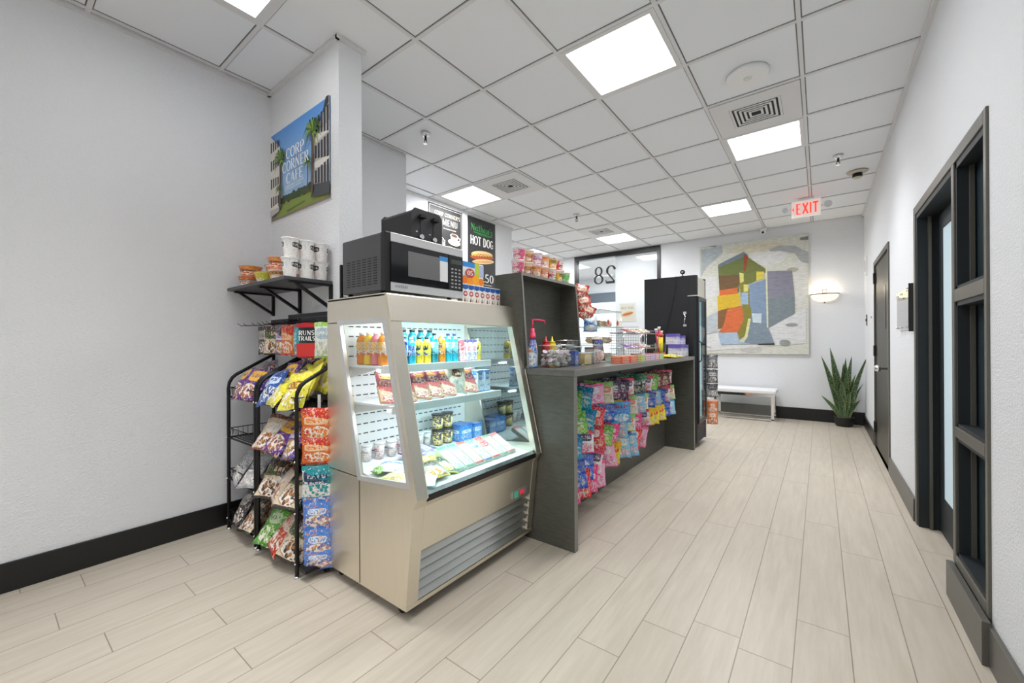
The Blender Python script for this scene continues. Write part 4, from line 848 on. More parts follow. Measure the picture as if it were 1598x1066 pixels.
# deck of the case
def dz(x): return .60-(x+1.96)*(.052/.53)+.002
lidm = mat('clear_lid', (228, 232, 232), .2)
for k, (x, y) in enumerate(((-1.90, 1.24), (-1.89, 1.31), (-1.88, 1.38), (-1.88, 1.45), (-1.90, 1.53), (-1.90, 1.59), (-1.90, 1.65))):
    t = thing('fruit_cup', ('clear fruit cup number %d along the slotted back of the case deck' % (k+1)).replace('number 1', 'at the near end').replace('number 2', 'second').replace('number 3', 'third').replace('number 4', 'fourth').replace('number 5', 'fifth').replace('number 6', 'sixth').replace('number 7', 'seventh'), 'cup', (x, y, dz(x)), (0, 0, 0), 'clear cups at the back of the case deck')
    MB().lathe([(.022, 0), (.028, .075)], pkg('cup_contents%d' % (k % 2), (220, 222, 220), (235, 235, 235), (200, 110, 130) if k % 2 else (150, 160, 160), (190, 80, 100), k+20), seg=14).build('cup', t); MB().lathe([(.030, .075), (.030, .083), (.026, .086)], lidm, seg=14).build('lid', t)
ymat = pkg('pouch_yellow', (240, 220, 110), (40, 30, 50), (250, 240, 180), (240, 190, 60), 31)
for k, (y, z) in enumerate(((1.70, 0), (1.78, 0), (1.70, .095), (1.78, .095))):
    nm = ['lower yellow snack tub beside the fruit cups', 'lower yellow snack tub beside the blue box', 'upper yellow snack tub stacked beside the fruit cups', 'upper yellow snack tub stacked beside the blue box'][k]
    t = thing('snack_tub', nm, 'tub', (-1.86, y, dz(-1.86)+z), group='stacked yellow tubs in the display case'); MB().lathe([(.028, 0), (.036, .085)], ymat, seg=16).build('tub', t); MB().lathe([(.038, .085), (.038, .093)], BLKcap, seg=16).build('lid', t)
carton('blue_box', 'blue and white box at the far end of the case deck', 'box', (-1.84, 1.88, dz(-1.84)), (.10, .11, .105), pkg('box_blue', (60, 140, 215), (40, 110, 190), (235, 240, 245), (120, 180, 230), 33, .4))
carton('blue_carton', 'light blue carton against the far glass on the case deck', 'box', (-1.82, 1.98, dz(-1.82)), (.08, .07, .10), pkg('box_blue2', (90, 160, 225), (50, 110, 190), (235, 240, 245), (120, 180, 230), 34, .4))
sand = [((205, 224, 210), (60, 150, 110), (236, 238, 236), (90, 160, 120)), ((212, 226, 214), (60, 150, 110), (236, 238, 236), (90, 160, 120)), ((236, 230, 226), (205, 60, 60), (240, 236, 230), (215, 90, 80)), ((232, 234, 232), (70, 110, 180), (60, 110, 190), (210, 200, 180)), ((236, 230, 226), (205, 60, 60), (220, 80, 80), (240, 220, 210)), ((232, 238, 230), (120, 150, 120), (236, 238, 236), (170, 190, 150)), ((238, 226, 222), (220, 110, 110), (236, 238, 236), (230, 160, 150))]
nms = ['green-labelled sandwich pack nearest the loose bags', 'green-labelled sandwich pack second along the case front', 'red-labelled sandwich pack beside the green ones', 'blue-labelled sandwich pack mid row', 'red and white sandwich pack beside the blue-labelled one', 'pale green sandwich pack second from the far glass', 'pale pink sandwich pack beside the far glass']
for k, s_ in enumerate(sand):
    y = 1.50+k*.072; t = thing('sandwich_pack', nms[k], 'sandwich pack', (-1.46, y, dz(-1.46)+.012), (0, R(-62), 0), 'sandwich packs along the front of the case')
    MB().box((-.03, -.033, 0), (0, .033, .19), mat('sandwich_tray', (226, 222, 206), .4)).build('tray', t, bevel=.008); MB().quad([(.001, -.031, .005), (.001, .031, .005), (.001, .031, .185), (.001, -.031, .185)], pkg('sandwich_%d' % k, *s_, seed=40+k, busy=.8)).build('sleeve', t)
for k, (x, y, z, rx, ry, rz, c4, w_, h_, nm) in enumerate((
    (-1.74, 1.45, .045, 80, 12, 20, ((150, 140, 190), (90, 30, 90), (200, 200, 225), (120, 120, 170)), .15, .17, 'purple-edged bag lying behind the front row of the deck'),
    (-1.60, 1.42, .035, 75, 5, 60, ((170, 210, 70), (200, 230, 90), (240, 240, 220), (220, 180, 60)), .12, .12, 'lime green bag lying in the case deck'),
    (-1.52, 1.35, .035, 70, 0, 80, ((120, 130, 120), (230, 200, 60), (60, 60, 60), (220, 140, 60)), .13, .15, 'dark snack bag with yellow top lying by the corner post'),
    (-1.54, 1.44, .03, 72, 10, 70, ((110, 125, 115), (220, 210, 80), (60, 70, 60), (210, 200, 90)), .12, .15, 'dark bag with lime top beside the sandwich packs'),
    (-1.68, 1.24, .03, 85, 0, 30, ((190, 215, 235), (230, 240, 245), (90, 140, 210), (210, 230, 240)), .16, .13, 'white and blue bag lying behind the side window'),
    (-1.58, 1.20, .02, 85, 0, 10, ((235, 230, 170), (200, 210, 90), (240, 240, 235), (220, 190, 80)), .15, .10, 'yellow and white packet lying behind the side window'),
    (-1.70, 1.175, .02, 80, 0, 0, ((110, 170, 70), (90, 150, 60), (170, 210, 120), (130, 180, 70)), .07, .06, 'small bright green packet in the corner of the side window'),
    (-1.47, 1.25, .02, 86, 0, 40, ((236, 236, 232), (200, 200, 200), (240, 240, 240), (225, 225, 220)), .13, .13, 'white paper packet in the near front corner of the case'))):
    bag('loose_packet', nm, 'packet', (x, y, dz(x)+z), (R(-rx), R(ry), R(rz)), bag_mesh(w_, h_, .035, pkg('loose_%d' % k, *c4, seed=50+k), k))

# ------------------------------------------------------------------ on top of the case
MWS = mat('microwave_grey', (92, 92, 94), .35, .55); MWG = mat('microwave_glass', (28, 29, 31), .08)
mw = thing('microwave', 'black and stainless microwave on top of the display case', 'microwave', (-1.63, 1.165, 1.442))
MB().box((-.37, 0, .022), (-.035, .52, .298), MWS).build('housing', mw, bevel=.006)
for x in (-.34, -.06):
    for y in (.03, .47): MB().lathe([(.014, 0), (.012, .022)], RUBBER, c=(x, y, 0), seg=12).build('foot', mw)
MB().box((-.035, 0, .018), (0, .52, .30), BLACK).build('front_bezel', mw, bevel=.004)
MB().box((-.004, .03, .255), (.004, .52, .299), ALU).build('upper_trim', mw, bevel=.002); MB().box((-.004, .03, .02), (.004, .52, .062), ALU).build('lower_trim', mw, bevel=.002)
dd = MB().box((-.002, .03, .063), (.006, .40, .254), MWG).build('door', mw); box('window', (.0055, .13, .10), (.0068, .34, .225), mat('microwave_window', (112, 112, 113), .18), dd)
pn = MB().box((-.002, .405, .063), (.006, .515, .254), BLACK).build('control_panel', mw); m = MB()
for r_ in range(6):
    for k in range(3): m.box((.006, .425+k*.028, .075+r_*.02), (.0066, .440+k*.028, .083+r_*.02), mat('button_print', (176, 176, 176), .5))
m.box((.006, .42, .208), (.0066, .505, .232), mat('display_off', (60, 66, 66), .1)); m.build('buttons', pn)
st = MB().box((.0062, .338, .10), (.0068, .398, .235), ink('sticker', (226, 228, 228))).build('sticker', mw); box('sticker_band', (.0068, .338, .21), (.0072, .398, .235), ink('sticker_blue', (60, 140, 205)), st)
m = MB()
for c_ in range(6):
    for r_ in range(11): m.box((-.325+c_*.046, -.0008, .055+r_*.0125), (-.295+c_*.046, .0005, .060+r_*.0125), BLKMET)
m.build('vent_slots', mw)
cv = Canvas((.0042, .04, .028), (0, 1, 0), (0, 0, 1), (1, 0, 0), .48, .03)
for k in range(7): cv.rect(.03+k*.022, .3, .044+k*.022, .75, mat('grey_plastic', (150, 150, 150), .5))
cv.build('maker_plate', mw)
to = thing('toaster', 'charcoal two-slot toaster with twin levers on top of the microwave', 'toaster', (-1.70, 1.385, 1.741))
TG = mat('toaster_charcoal', (58, 58, 59), .36, .35)
MB().prism([(0, .012), (.200, .012), (.200, .16), (.185, .178), (.017, .178), (0, .16)], 'x', -.26, 0, TG).build('shell', to, bevel=.008)
MB().box((-.25, .008, 0), (-.01, .192, .014), BLACK).build('base', to)
for y in (.05, .125): box('slot', (-.235, y, .176), (-.03, y+.03, .1785), BLACK, to)
for y in (.052, .143):
    box('lever_track', (-.001, y-.003, .055), (.0015, y+.003, .160), BLACK, to); MB().prism([(y-.022, .135), (y+.022, .135), (y+.012, .152), (y-.012, .152)], 'x', 0, .03, BLACK).build('lever', to)
    MB().lathe([(.016, 0), (.015, .014), (.012, .018)], CHROME, c=(0, y, .035), seg=18, axis='x').build('dial', to); box('dial_mark', (0, y-.03, .06), (.001, y-.02, .064), WHITE, to)
t = thing('paper_cup', 'small white and green paper cup standing behind the microwave top edge', 'cup', (-1.80, 1.66, 1.741)); MB().lathe([(.022, 0), (.03, .075)], pkg('papercup', (236, 240, 236), (235, 235, 235), (120, 190, 150), (200, 215, 205), 61), seg=18).build('cup', t); MB().lathe([(.031, .073), (.031, .078)], WHITE, seg=18).build('rim', t)
t = thing('wire_rack_panel', 'narrow black upright rack end standing behind the microwave', 'rack panel', (-2.045, 1.18, 1.4405))
box('upright', (-.008, 0, 0), (.008, .012, .19), BLKMET, t); box('upright', (-.008, .10, 0), (.008, .112, .19), BLKMET, t)
m = MB(); [m.tube([(0, .012, .02+.02*k), (0, .1, .02+.02*k)], .002, BLKMET, 5) for k in range(9)]; m.build('rungs', t)
jb = pkg('juice_carton', (240, 236, 232), (40, 90, 170), (190, 60, 50), (230, 200, 180), 62, .7)
proto = None
for k in range(7):
    nm = ['white and blue juice box touching the microwave, first of the row', 'second juice box from the microwave in the row on the case', 'third juice box from the microwave in the row on the case', 'middle juice box of the row of seven on the case', 'third juice box from the dark shelf unit in the row', 'second juice box from the dark shelf unit in the row', 'last juice box of the row, beside the dark shelf unit'][k]
    t = thing('juice_box', nm, 'juice box', (-1.655, 1.713+k*.0495, 1.441), group='row of small juice boxes on top of the case')
    MB().box((-.02, -.0235, 0), (.02, .0235, .112), mat('juice_white', (240, 238, 234), .35)).build('carton', t, bevel=.002)
    f = Canvas((.0201, -.0235, 0), (0, 1, 0), (0, 0, 1), (1, 0, 0), .047, .112)
    f.poly([(0, .76), (.5, .70), (1, .78), (1, .96), (0, .96)], ink('jb_blue', (36, 92, 170))).oval(.5, .5, .36, .14, ink('jb_red', (178, 52, 48))).oval(.5, .5, .22, .07, ink('jb_pale', (230, 210, 205)))
    f.poly([(.2, .05), (.42, .34), (.52, .05)], ink('jb_dark', (80, 70, 70))).poly([(.55, .05), (.8, .34), (.86, .05)], ink('jb_peach', (225, 176, 150))); f.build('print', t)
t = thing('snack_carton', 'blue, white and orange snack box standing on the row of juice boxes', 'box', (-1.66, 1.70, 1.555))
MB().box((-.04, 0, 0), (0, .20, .135), ink('sc_white', (238, 238, 240))).build('box', t, bevel=.002)
f = Canvas((.0008, 0, 0), (0, 1, 0), (0, 0, 1), (1, 0, 0), .20, .135); f.rect(0, .78, .6, 1, ink('sc_blue', (50, 140, 215))); f.rect(.62, .3, .8, 1, ink('sc_green', (190, 210, 70))); f.rect(.8, .45, 1, .95, ink('sc_lilac', (180, 190, 220)))
for a, b, r_, c_ in ((.15, .2, .13, (240, 120, 30)), (.4, .16, .15, (245, 150, 40)), (.65, .24, .16, (250, 170, 40)), (.88, .2, .12, (240, 130, 40))): f.oval(a, b, r_, r_*1.4, ink('sc_%d' % int(a*100), c_))
f.oval(.38, .52, .2, .2, ink('sc_red', (190, 80, 70))); f.text('05', .38, .52, .2, WH, 1.2, serif=False, maxw=.24); f.build('print', t)

# ================================================================== wall shelf over the racks
ws = thing('wall_shelf', 'dark wall shelf on triangular brackets under the cafe poster', 'shelf', (0, 0, 0))
MB().box((-3.17, 1.02, 1.565), (-2.335, 1.298, 1.585), mat('shelf_board', (70, 70, 74), .4)).build('board', ws, bevel=.002)
for x in (-3.13, -2.735, -2.345):
    m = MB(); m.box((x-.012, 1.285, 1.41), (x+.012, 1.298, 1.565), BLKMET); m.box((x-.012, 1.05, 1.553), (x+.012, 1.298, 1.565), BLKMET)
    m.prism([(1.07, 1.556), (1.095, 1.556), (1.295, 1.43), (1.295, 1.41)], 'x', x-.010, x+.010, BLKMET); m.build('bracket', ws)
CUPW = mat('noodle_cup_white', (236, 236, 234), .4)
def noodle_cup(lab, loc, base=CUPW, art=None, group=None, h=.108, r0=.032, r1=.044, rz=0, cat='noodle cup', lid=None):
    t = thing('noodle_cup', lab, cat, loc, (0, 0, rz), group)
    MB().lathe([(r0, 0), (r0, .004), (r1, h*.93)], art or base, seg=22, cap=False).lathe([(0, .001), (r0, .001)], base, seg=22, cap=False).build('cup', t)
    MB().lathe([(r1, h*.92), (r1*1.06, h*.93), (r1*1.06, h*.97), (r1, h*.975)], base, seg=22, cap=False).build('rim', t); MB().lathe([(r1, h*.965), (0, h*.97)], lid or base, seg=22, cap=False).build('lid', t); return t
wart = pkg('white_cup_print', (238, 238, 236), (236, 236, 236), (60, 60, 64), (216, 150, 110), 70, .35)
q = 0
for lv in (0, 1):
    for k in range(3):
        nm = ('upper' if lv else 'lower')+' white noodle cup '+['nearest the shelf front edge', 'in the middle of the stack', 'against the poster wall'][k]
        noodle_cup(nm, (-2.375+(.006 if lv else 0), 1.068+.088*k, 1.586+.109*lv), CUPW, wart, 'white noodle cups stacked at the shelf end', rz=2.4+.3*k)
ob = [(-3.01, 1.10, 0, 0, 'dark green and orange bowl, lower one at the blank wall end'), (-3.0, 1.10, 1, 1, 'orange bowl stacked at the blank wall end'), (-2.86, 1.19, 0, 1, 'orange noodle bowl behind the yellow-green one'), (-2.83, 1.19, 1, 3, 'orange noodle bowl stacked behind the yellow-green one'), (-2.74, 1.092, 0, 2, 'yellow-green noodle bowl at the shelf front'),
      (-2.70, 1.225, 0, 3, 'orange noodle bowl against the poster wall'), (-2.565, 1.10, 0, 3, 'bright orange tub beside the white cups'), (-2.57, 1.10, 1, 1, 'orange tub stacked beside the white cups')]
oc = [pkg('bowl_a', (70, 84, 60), (230, 120, 60), (200, 190, 170), (200, 90, 50), 71), pkg('bowl_b', (226, 130, 50), (240, 160, 70), (60, 70, 50), (190, 50, 40), 72), pkg('bowl_c', (186, 196, 50), (220, 220, 120), (230, 200, 60), (200, 150, 40), 73), pkg('bowl_d', (232, 110, 40), (240, 240, 236), (90, 110, 60), (250, 170, 60), 74)]
for x, y, lv, c_, nm in ob: noodle_cup(nm, (x, y, 1.586+lv*.068), mat('bowl_rim', (232, 150, 110), .4), oc[c_], 'orange noodle bowls on the wall shelf', h=.066, r0=.05, r1=.066, rz=x*7, cat='noodle bowl')

# ================================================================== wire snack racks
def post(m, x, y0, y1, z1, r=.011): m.tube([(x, y0, 0), (x, y0, .92), (x, y0+.006, .96), (x, y0+.022, .99), (x, y0+.045, 1.01), (x, y1, z1)], r, BLKMET, 8)
def rack(lab, x0, x1, hx0, hx1, hz0, hz1):
    t = thing('snack_rack', lab, 'display rack', (0, 0, 0), group='black wire snack racks')
    y0, y1 = 1.0, 1.275
    for x in (x0+.011, x1-.011):
        m = MB(); post(m, x, y0, y1, 1.135); m.build('side_rail', t)
        m = MB(); m.box((x-.010, y1-.008, 0), (x+.010, y1+.008, hz1-.01), BLKMET); m.build('rear_post', t)
        for y in (y0, y1): MB().lathe([(.016, 0), (.014, .008), (.008, .014)], CHROME, c=(x, y, 0), seg=12).build('foot', t)
        for z in (.075, .335, .60, .865): MB().sphere((x, y0-.010, z), .006, CHROME, 8, 6).build('bolt', t)
    for z in (.065, .335, .60, .865):
        m = MB(); m.tube([(x0+.01, y0, z), (x1-.01, y0, z), (x1-.01, y1, z), (x0+.01, y1, z)], .006, BLKMET, 6, True)
        m.build('shelf_frame', t)
        m = MB(); H_ = .062
        n = int((x1-x0-.04)/.026); xa, xb = x0+.022, x1-.022
        for k in range(n+1):
            x = xa+(xb-xa)*k/n; m.tube([(x, y0+.004, z+H_), (x, y0+.012, z+.004), (x, y1-.012, z+.004), (x, y1-.006, z+H_)], .0016, BLKMET, 4)
        for k in range(9):
            y = y0+.02+k*(y1-y0-.04)/8; m.tube([(xa, y, z+H_), (xa, y, z+.004), (xb, y, z+.004), (xb, y, z+H_)], .0016, BLKMET, 4)
        m.tube([(xa, y0+.004, z+H_), (xb, y0+.004, z+H_), (xb, y1-.006, z+H_), (xa, y1-.006, z+H_)], .003, BLKMET, 5, True); m.build('wire_basket', t)
    hp = MB().box((hx0, y1-.014, hz0), (hx1, y1-.006, hz1), BLKMET).build('header_panel', t)
    m = MB(); k = 0
    x = hx0+.02
    while x < hx1-.01:
        for z in (hz0+.012, (hz0+hz1)/2+.006): m.box((x, y1-.0146, z), (x+.006, y1-.0139, z+.004), mat('hole_grey', (120, 122, 124), .6))
        x += .014
    m.build('perforations', hp)
    return t
rk1 = rack('black wire snack rack in the corner against the blank wall', -3.10, -2.655, -3.09, -2.66, 1.342, 1.378)
rk2 = rack('black wire snack rack beside the stainless display case', -2.64, -2.145, -2.83, -2.155, 1.335, 1.402)
MB().lathe([(.018, -.008), (.019, 0), (.018, .008)], RUBBER, seg=14, axis='y').xf(Matrix.Translation((-2.09, 1.12, .02))).box((-2.10, 1.105, .02), (-2.08, 1.135, .05), BLKMET).build('caster', rk2)
m = MB(); m.box((-2.135, 1.0, .045), (-2.07, 1.27, .065), BLKMET); m.build('base_plate', rk2)
bm_ = {
 'purple': pkg('chip_purple', (84, 40, 140), (60, 26, 108), (240, 190, 60), (200, 120, 60), 81), 'purple2': pkg('chip_purple2', (100, 60, 168), (50, 30, 80), (220, 210, 235), (240, 180, 60), 82),
 'yellow': pkg('chip_yellow', (226, 218, 40), (200, 196, 40), (60, 60, 50), (240, 225, 120), 83), 'yellow2': pkg('chip_yellow2', (232, 224, 66), (232, 224, 66), (150, 90, 40), (210, 190, 60), 84), 'blue': pkg('chip_blue', (40, 80, 160), (30, 60, 130), (200, 215, 235), (80, 130, 200), 85),
 'cream': pkg('chip_cream', (226, 212, 184), (60, 50, 46), (60, 90, 50), (190, 130, 70), 86), 'cream2': pkg('chip_cream2', (216, 200, 176), (120, 60, 40), (230, 225, 215), (205, 140, 80), 87), 'dark': pkg('chip_dark', (56, 52, 54), (30, 30, 32), (180, 176, 170), (120, 90, 80), 88),
 'grey': pkg('chip_grey', (190, 190, 192), (150, 150, 154), (90, 90, 100), (210, 206, 200), 89), 'green': pkg('chip_green', (90, 170, 50), (60, 130, 40), (220, 235, 200), (150, 200, 80), 90), 'red': pkg('chip_red', (206, 62, 44), (160, 30, 30), (240, 220, 200), (226, 120, 60), 91),
 'orange': pkg('chip_orange', (222, 104, 40), (200, 40, 30), (240, 200, 160), (240, 150, 60), 92), 'teal': pkg('chip_teal', (238, 240, 238), (20, 150, 160), (60, 60, 90), (30, 160, 170), 93), 'bluep': pkg('pretzel_blue', (74, 132, 216), (60, 112, 200), (224, 234, 246), (226, 150, 40), 94),
 'brown': pkg('chip_brown', (140, 96, 60), (90, 50, 40), (236, 226, 206), (210, 150, 80), 95), 'maroon': pkg('chip_maroon', (110, 30, 40), (80, 20, 30), (220, 200, 180), (180, 80, 50), 96)}
cname = {'purple': 'purple', 'purple2': 'violet', 'yellow': 'yellow', 'yellow2': 'lemon yellow', 'blue': 'blue', 'cream': 'cream', 'cream2': 'tan and cream', 'dark': 'black', 'grey': 'silver grey', 'green': 'bright green', 'red': 'red', 'orange': 'orange', 'brown': 'brown', 'maroon': 'maroon'}
shelfn = {.865: 'top', .60: 'second', .335: 'third', .065: 'bottom'}
rnd = random.Random(4)
def fill(rackname, x0, x1, z, rows):
    """rows: colour keys for the front, middle and rear row of a basket"""
    for ri, cols in enumerate(rows):
        y = 1.045+ri*.085
        for k, cname_ in enumerate(cols):
            x = x0+(x1-x0)*(k+.5)/len(cols)+rnd.uniform(-.01, .01); w_, h_ = .172, .225
            tilt = R(-rnd.uniform(28, 48)+ri*6); yaw = R(rnd.uniform(-22, 22)); roll = R(rnd.uniform(-14, 14))
            me = bag_mesh(w_, h_, .055, bm_[cname_], (k+ri*3) % 5, 'c', 1.4)
            rown = ['front', 'middle', 'rear'][ri]; pos = '' if len(cols) == 1 else ', '+['first', 'second', 'third', 'fourth'][k]+' bag in from the blank wall'
            bag('chip_bag', '%s snack bag, %s in the %s row, %s basket of the %s' % (cname[cname_], ['first', 'second', 'third', 'fourth'][k], rown, shelfn[z], rackname), 'snack bag', (x, y, z+.092+ri*.042), (tilt, roll, yaw), me, 'snack bags in the wire racks')
fill('corner rack', -3.05, -2.70, .865, [['purple', 'purple'], ['purple2']])
fill('corner rack', -3.05, -2.70, .335, [['grey', 'grey'], ['brown', 'grey']])
fill('corner rack', -3.05, -2.70, .065, [['dark', 'cream'], ['dark', 'cream2']])
fill('case-side rack', -2.60, -2.18, .865, [['blue', 'yellow', 'yellow2'], ['purple', 'yellow', 'yellow2'], ['purple2', 'yellow2', 'yellow']])
fill('case-side rack', -2.60, -2.18, .60, [['cream2', 'purple', 'purple2'], ['purple2', 'purple', 'purple'], ['brown', 'maroon', 'purple']])
fill('case-side rack', -2.60, -2.18, .335, [['cream', 'cream2', 'cream'], ['brown', 'cream', 'cream2'], ['grey', 'dark', 'dark']])
fill('case-side rack', -2.60, -2.18, .065, [['green', 'red', 'cream'], ['green', 'orange', 'dark'], ['dark', 'dark', 'maroon']])
# clip strip beside the rack
t = thing('clip_strip', 'white plastic hanging strip between the rack and the display case', 'clip strip', (-2.118, 1.10, .10)); box('strip', (-.001, -.008, 0), (.001, .008, .84), WHITE, t)
m = MB(); [m.box((-.001, -.014, .08+.12*k), (.006, .014, .095+.12*k), WHITE) for k in range(6)]; m.build('clips', t)
me_b = bag_mesh(.19, .20, .05, bm_['bluep'], 2, 'c')
for k, (z, c_, nm, hh, txt) in enumerate(((.79, 'orange', 'orange chip bag at the top of the hanging strip', .17, None), (.655, 'orange', 'orange and red chip bag under the top one on the hanging strip', .14, None), (.49, 'teal', 'white and teal CAPE CLASSIC bag on the hanging strip', .17, [('CAPE', .55, .70, .13, ink('navy', (40, 40, 90))), ('CLASSIC', .5, .54, .11, ink('navy', (40, 40, 90)))]), (.33, 'bluep', 'upper blue pretzel bag on the hanging strip', .16, None), (.185, 'bluep', 'blue pretzel bag second from the floor on the hanging strip', .18, None), (.10, 'bluep', 'lowest blue pretzel bag on the hanging strip', .12, None))):
    o = bag('clip_strip_bag', nm, 'snack bag', (-2.098+.004*k, 1.075, z), (0, 0, R(48)), bag_mesh(.155, hh, .045, bm_[c_], k, 'c'), 'bags on the hanging strip')
    if txt: bag_text(o, txt, .155, hh, None, .045)
# bags on the header hooks
hk = [(-2.93, 'dark', 'black and white bag on the header hooks, closest to the blank wall', 12), (-2.79, 'cream', 'tan and cream bag on the header hooks beside the black and white one', 40), (-2.68, 'purple2', 'violet bag edge-on among the header hooks', 8), (-2.59, 'orange', 'orange bag edge-on among the header hooks', 14)]
for k, (x, c_, nm, ya) in enumerate(hk): bag('peg_bag', nm, 'snack bag', (x, 1.15, 1.325), (0, 0, R(ya)), bag_mesh(.115, .185, .035, bm_[c_], k, 'top'), 'bags hanging from the rack headers')
hk = [(-2.53, 'red', 'red bag hanging deep on the header behind the turquoise bag', 10, 1.19), (-2.465, 'tealb', 'turquoise bag hanging edge-on beside the RUNS TRAILS bag', -6, 1.15), (-2.325, 'rt', 'black and red RUNS TRAILS bag hanging on the case-side rack header', 24, 1.15), (-2.19, 'lime', 'white and lime green bag hanging beside the display case', 20, 1.17)]
bm_['tealb'] = pkg('bag_turquoise', (30, 160, 176), (20, 120, 140), (180, 225, 230), (50, 180, 190), 97); bm_['lime'] = pkg('bag_lime', (226, 232, 226), (150, 200, 70), (160, 180, 190), (220, 220, 214), 98)
bm_['rt'] = pkg('bag_trails', (30, 44, 46), (190, 30, 40), (30, 44, 46), (220, 60, 50), 99, .0)
for k, (x, c_, nm, ya, yy) in enumerate(hk):
    hh = .2; o = bag('peg_bag', nm, 'snack bag', (x, yy, 1.33-hh/2), (0, 0, R(ya)), bag_mesh(.145 if c_ != 'tealb' else .10, hh, .035, bm_[c_], k+7, 'c'), 'bags hanging from the rack headers')
    if c_ == 'rt':
        cv = Canvas((-.0725, -.0195, -hh/2), (1, 0, 0), (0, 0, 1), (0, -1, 0), .145, hh); cv.rect(.04, .04, .96, .42, ink('trail_red', (206, 48, 44))); cv.rect(.04, .86, .96, .97, ink('trail_red2', (190, 30, 44))); cv.text('RUNS', .5, .71, .13, WH, 1.2, serif=False, maxw=.72); cv.text('TRAILS', .5, .55, .12, WH, 1.2, serif=False, maxw=.78); cv.build('lettering', o)
bag('peg_bag', 'flat purple-edged bag hanging low behind the RUNS TRAILS bag', 'snack bag', (-2.40, 1.20, 1.19), (0, 0, R(20)), bag_mesh(.15, .17, .03, bm_['purple'], 3, 'c'), 'bags hanging from the rack headers')
m = MB()
for x, yy in ((-3.05, 1.06), (-3.01, 1.08), (-2.93, 1.10), (-2.84, 1.10)): m.tube([(x, 1.265, 1.345), (x, yy, 1.33), (x, yy-.02, 1.345)], .0022, BLKMET, 5)
m.build('hooks', rk1)
m = MB()
for x, yy in ((-2.79, 1.10), (-2.68, 1.08), (-2.59, 1.08), (-2.53, 1.12), (-2.465, 1.08), (-2.325, 1.10), (-2.19, 1.12)): m.tube([(x, 1.265, 1.35), (x, yy, 1.335), (x, yy-.015, 1.35)], .0022, BLKMET, 5)
m.build('hooks', rk2)

# ================================================================== counter and hutch
CX1, CX0, CYA, CYB, CZ = -1.125, -1.95, 2.075, 4.88, 1.05
ct = thing('service_counter', 'long dark laminate service counter with an open candy recess facing the aisle', 'counter', (0, 0, 0))
MB().box((CX0, CYA, CZ-.038), (CX1, CYB, CZ), LAMTOP).build('countertop', ct, bevel=.002)
for y in (CYA, CYB-.036):
    p = MB().box((CX0, y, 0), (CX1-.004, y+.036, CZ-.039), LAMIN).build('end_panel', ct, bevel=.001); box('edge_band', (CX1-.004, y, 0), (CX1-.001, y+.036, CZ-.039), LAMEDGE, p)
box('top_edge_band', (CX1, CYA, CZ-.036), (CX1+.0015, CYB, CZ-.001), LAMEDGE, ct)
bp = MB().box((-1.475, CYA+.037, 0), (-1.445, CYB-.037, CZ-.039), LAMIN).build('recess_panel', ct); box('panel_joint', (-1.446, 3.50, .80), (-1.440, 3.525, CZ-.04), mat('joint_dark', (50, 20, 18), .6), bp)
box('rail', (-1.445, CYA+.037, .955), (-1.41, CYB-.037, CZ-.039), LAMIN, ct)
m = MB()
for z in (.905, .745, .59, .44): m.box((-1.444, CYA+.05, z-.012), (-1.434, 4.62, z+.006), BLKMET)
m.build('peg_rail', ct)
ht = thing('hutch', 'dark open-fronted shelf unit standing on the counter beside the display case', 'shelf unit', (0, 0, 0))
HX, HZ = -1.70, 1.652
for y in (2.060, 2.762):
    MB().prism([(HX, CZ+.001 if y > 2.07 else .3), (-1.44, CZ+.001 if y > 2.07 else .3), (-1.487, HZ), (HX, HZ)], 'y', y, y+.0145 if y < 2.07 else y+.018, LAMIN).build('side_panel', ht)
MB().box((HX, 2.0745, HZ-.018), (-1.487, 2.762, HZ), LAMIN).box((-1.4872, 2.0745, HZ-.018), (-1.4852, 2.762, HZ), LAMEDGE).build('top_panel', ht)
for y in (2.0602, 2.7622): MB().prism([(-1.4425, CZ+.001), (-1.439, CZ+.001), (-1.4855, HZ), (-1.489, HZ)], 'y', y, y+.0142, LAMEDGE).build('edge_band', ht)
MB().box((-1.64, 2.0745, CZ+.001), (-1.62, 2.762, HZ-.018), LAMIN).build('back_panel', ht)
# ramen cups on the hutch
rc = {k: pkg('ramen_'+k, *v) for k, v in {
 'pink': ((222, 90, 130), (244, 236, 236), (250, 215, 225), (200, 40, 80), 101), 'brown': ((150, 50, 40), (240, 225, 190), (236, 190, 110), (220, 120, 60), 102), 'purple': ((150, 90, 170), (244, 230, 235), (236, 190, 220), (210, 90, 120), 103),
 'orange': ((232, 140, 60), (246, 232, 214), (236, 210, 170), (220, 90, 40), 104), 'yellow': ((232, 190, 60), (246, 236, 210), (90, 60, 40), (230, 150, 60), 105), 'red': ((216, 50, 60), (246, 220, 214), (240, 230, 226), (40, 40, 40), 106), 'green': ((110, 190, 90), (226, 240, 214), (40, 60, 40), (180, 220, 150), 107), 'rorange': ((226, 90, 60), (246, 230, 220), (240, 190, 150), (240, 150, 80), 108)}.items()}
rimm = mat('ramen_rim', (240, 226, 222), .4)
ord_ = ['first', 'second', 'third', 'fourth', 'fifth', 'sixth', 'seventh']
for lv, cols in ((0, ('pink', 'brown', 'orange', 'rorange', 'red', 'yellow', 'green')), (1, ('pink', 'brown', 'purple', 'orange', 'yellow', 'red'))):
    for k, c_ in enumerate(cols):
        nm = '%s ramen cup in the %s row on the hutch, %s counting from the display case' % ({'rorange': 'red-orange'}.get(c_, c_), 'upper' if lv else 'lower', ord_[k])
        noodle_cup(nm, (-1.545-.004*(k % 2), 2.108+.098*k+(.012 if lv else 0), HZ+.001+lv*.084), rimm, rc[c_], 'ramen cups on the hutch', h=.083, r0=.034, r1=.044, rz=-.4+.5*k)
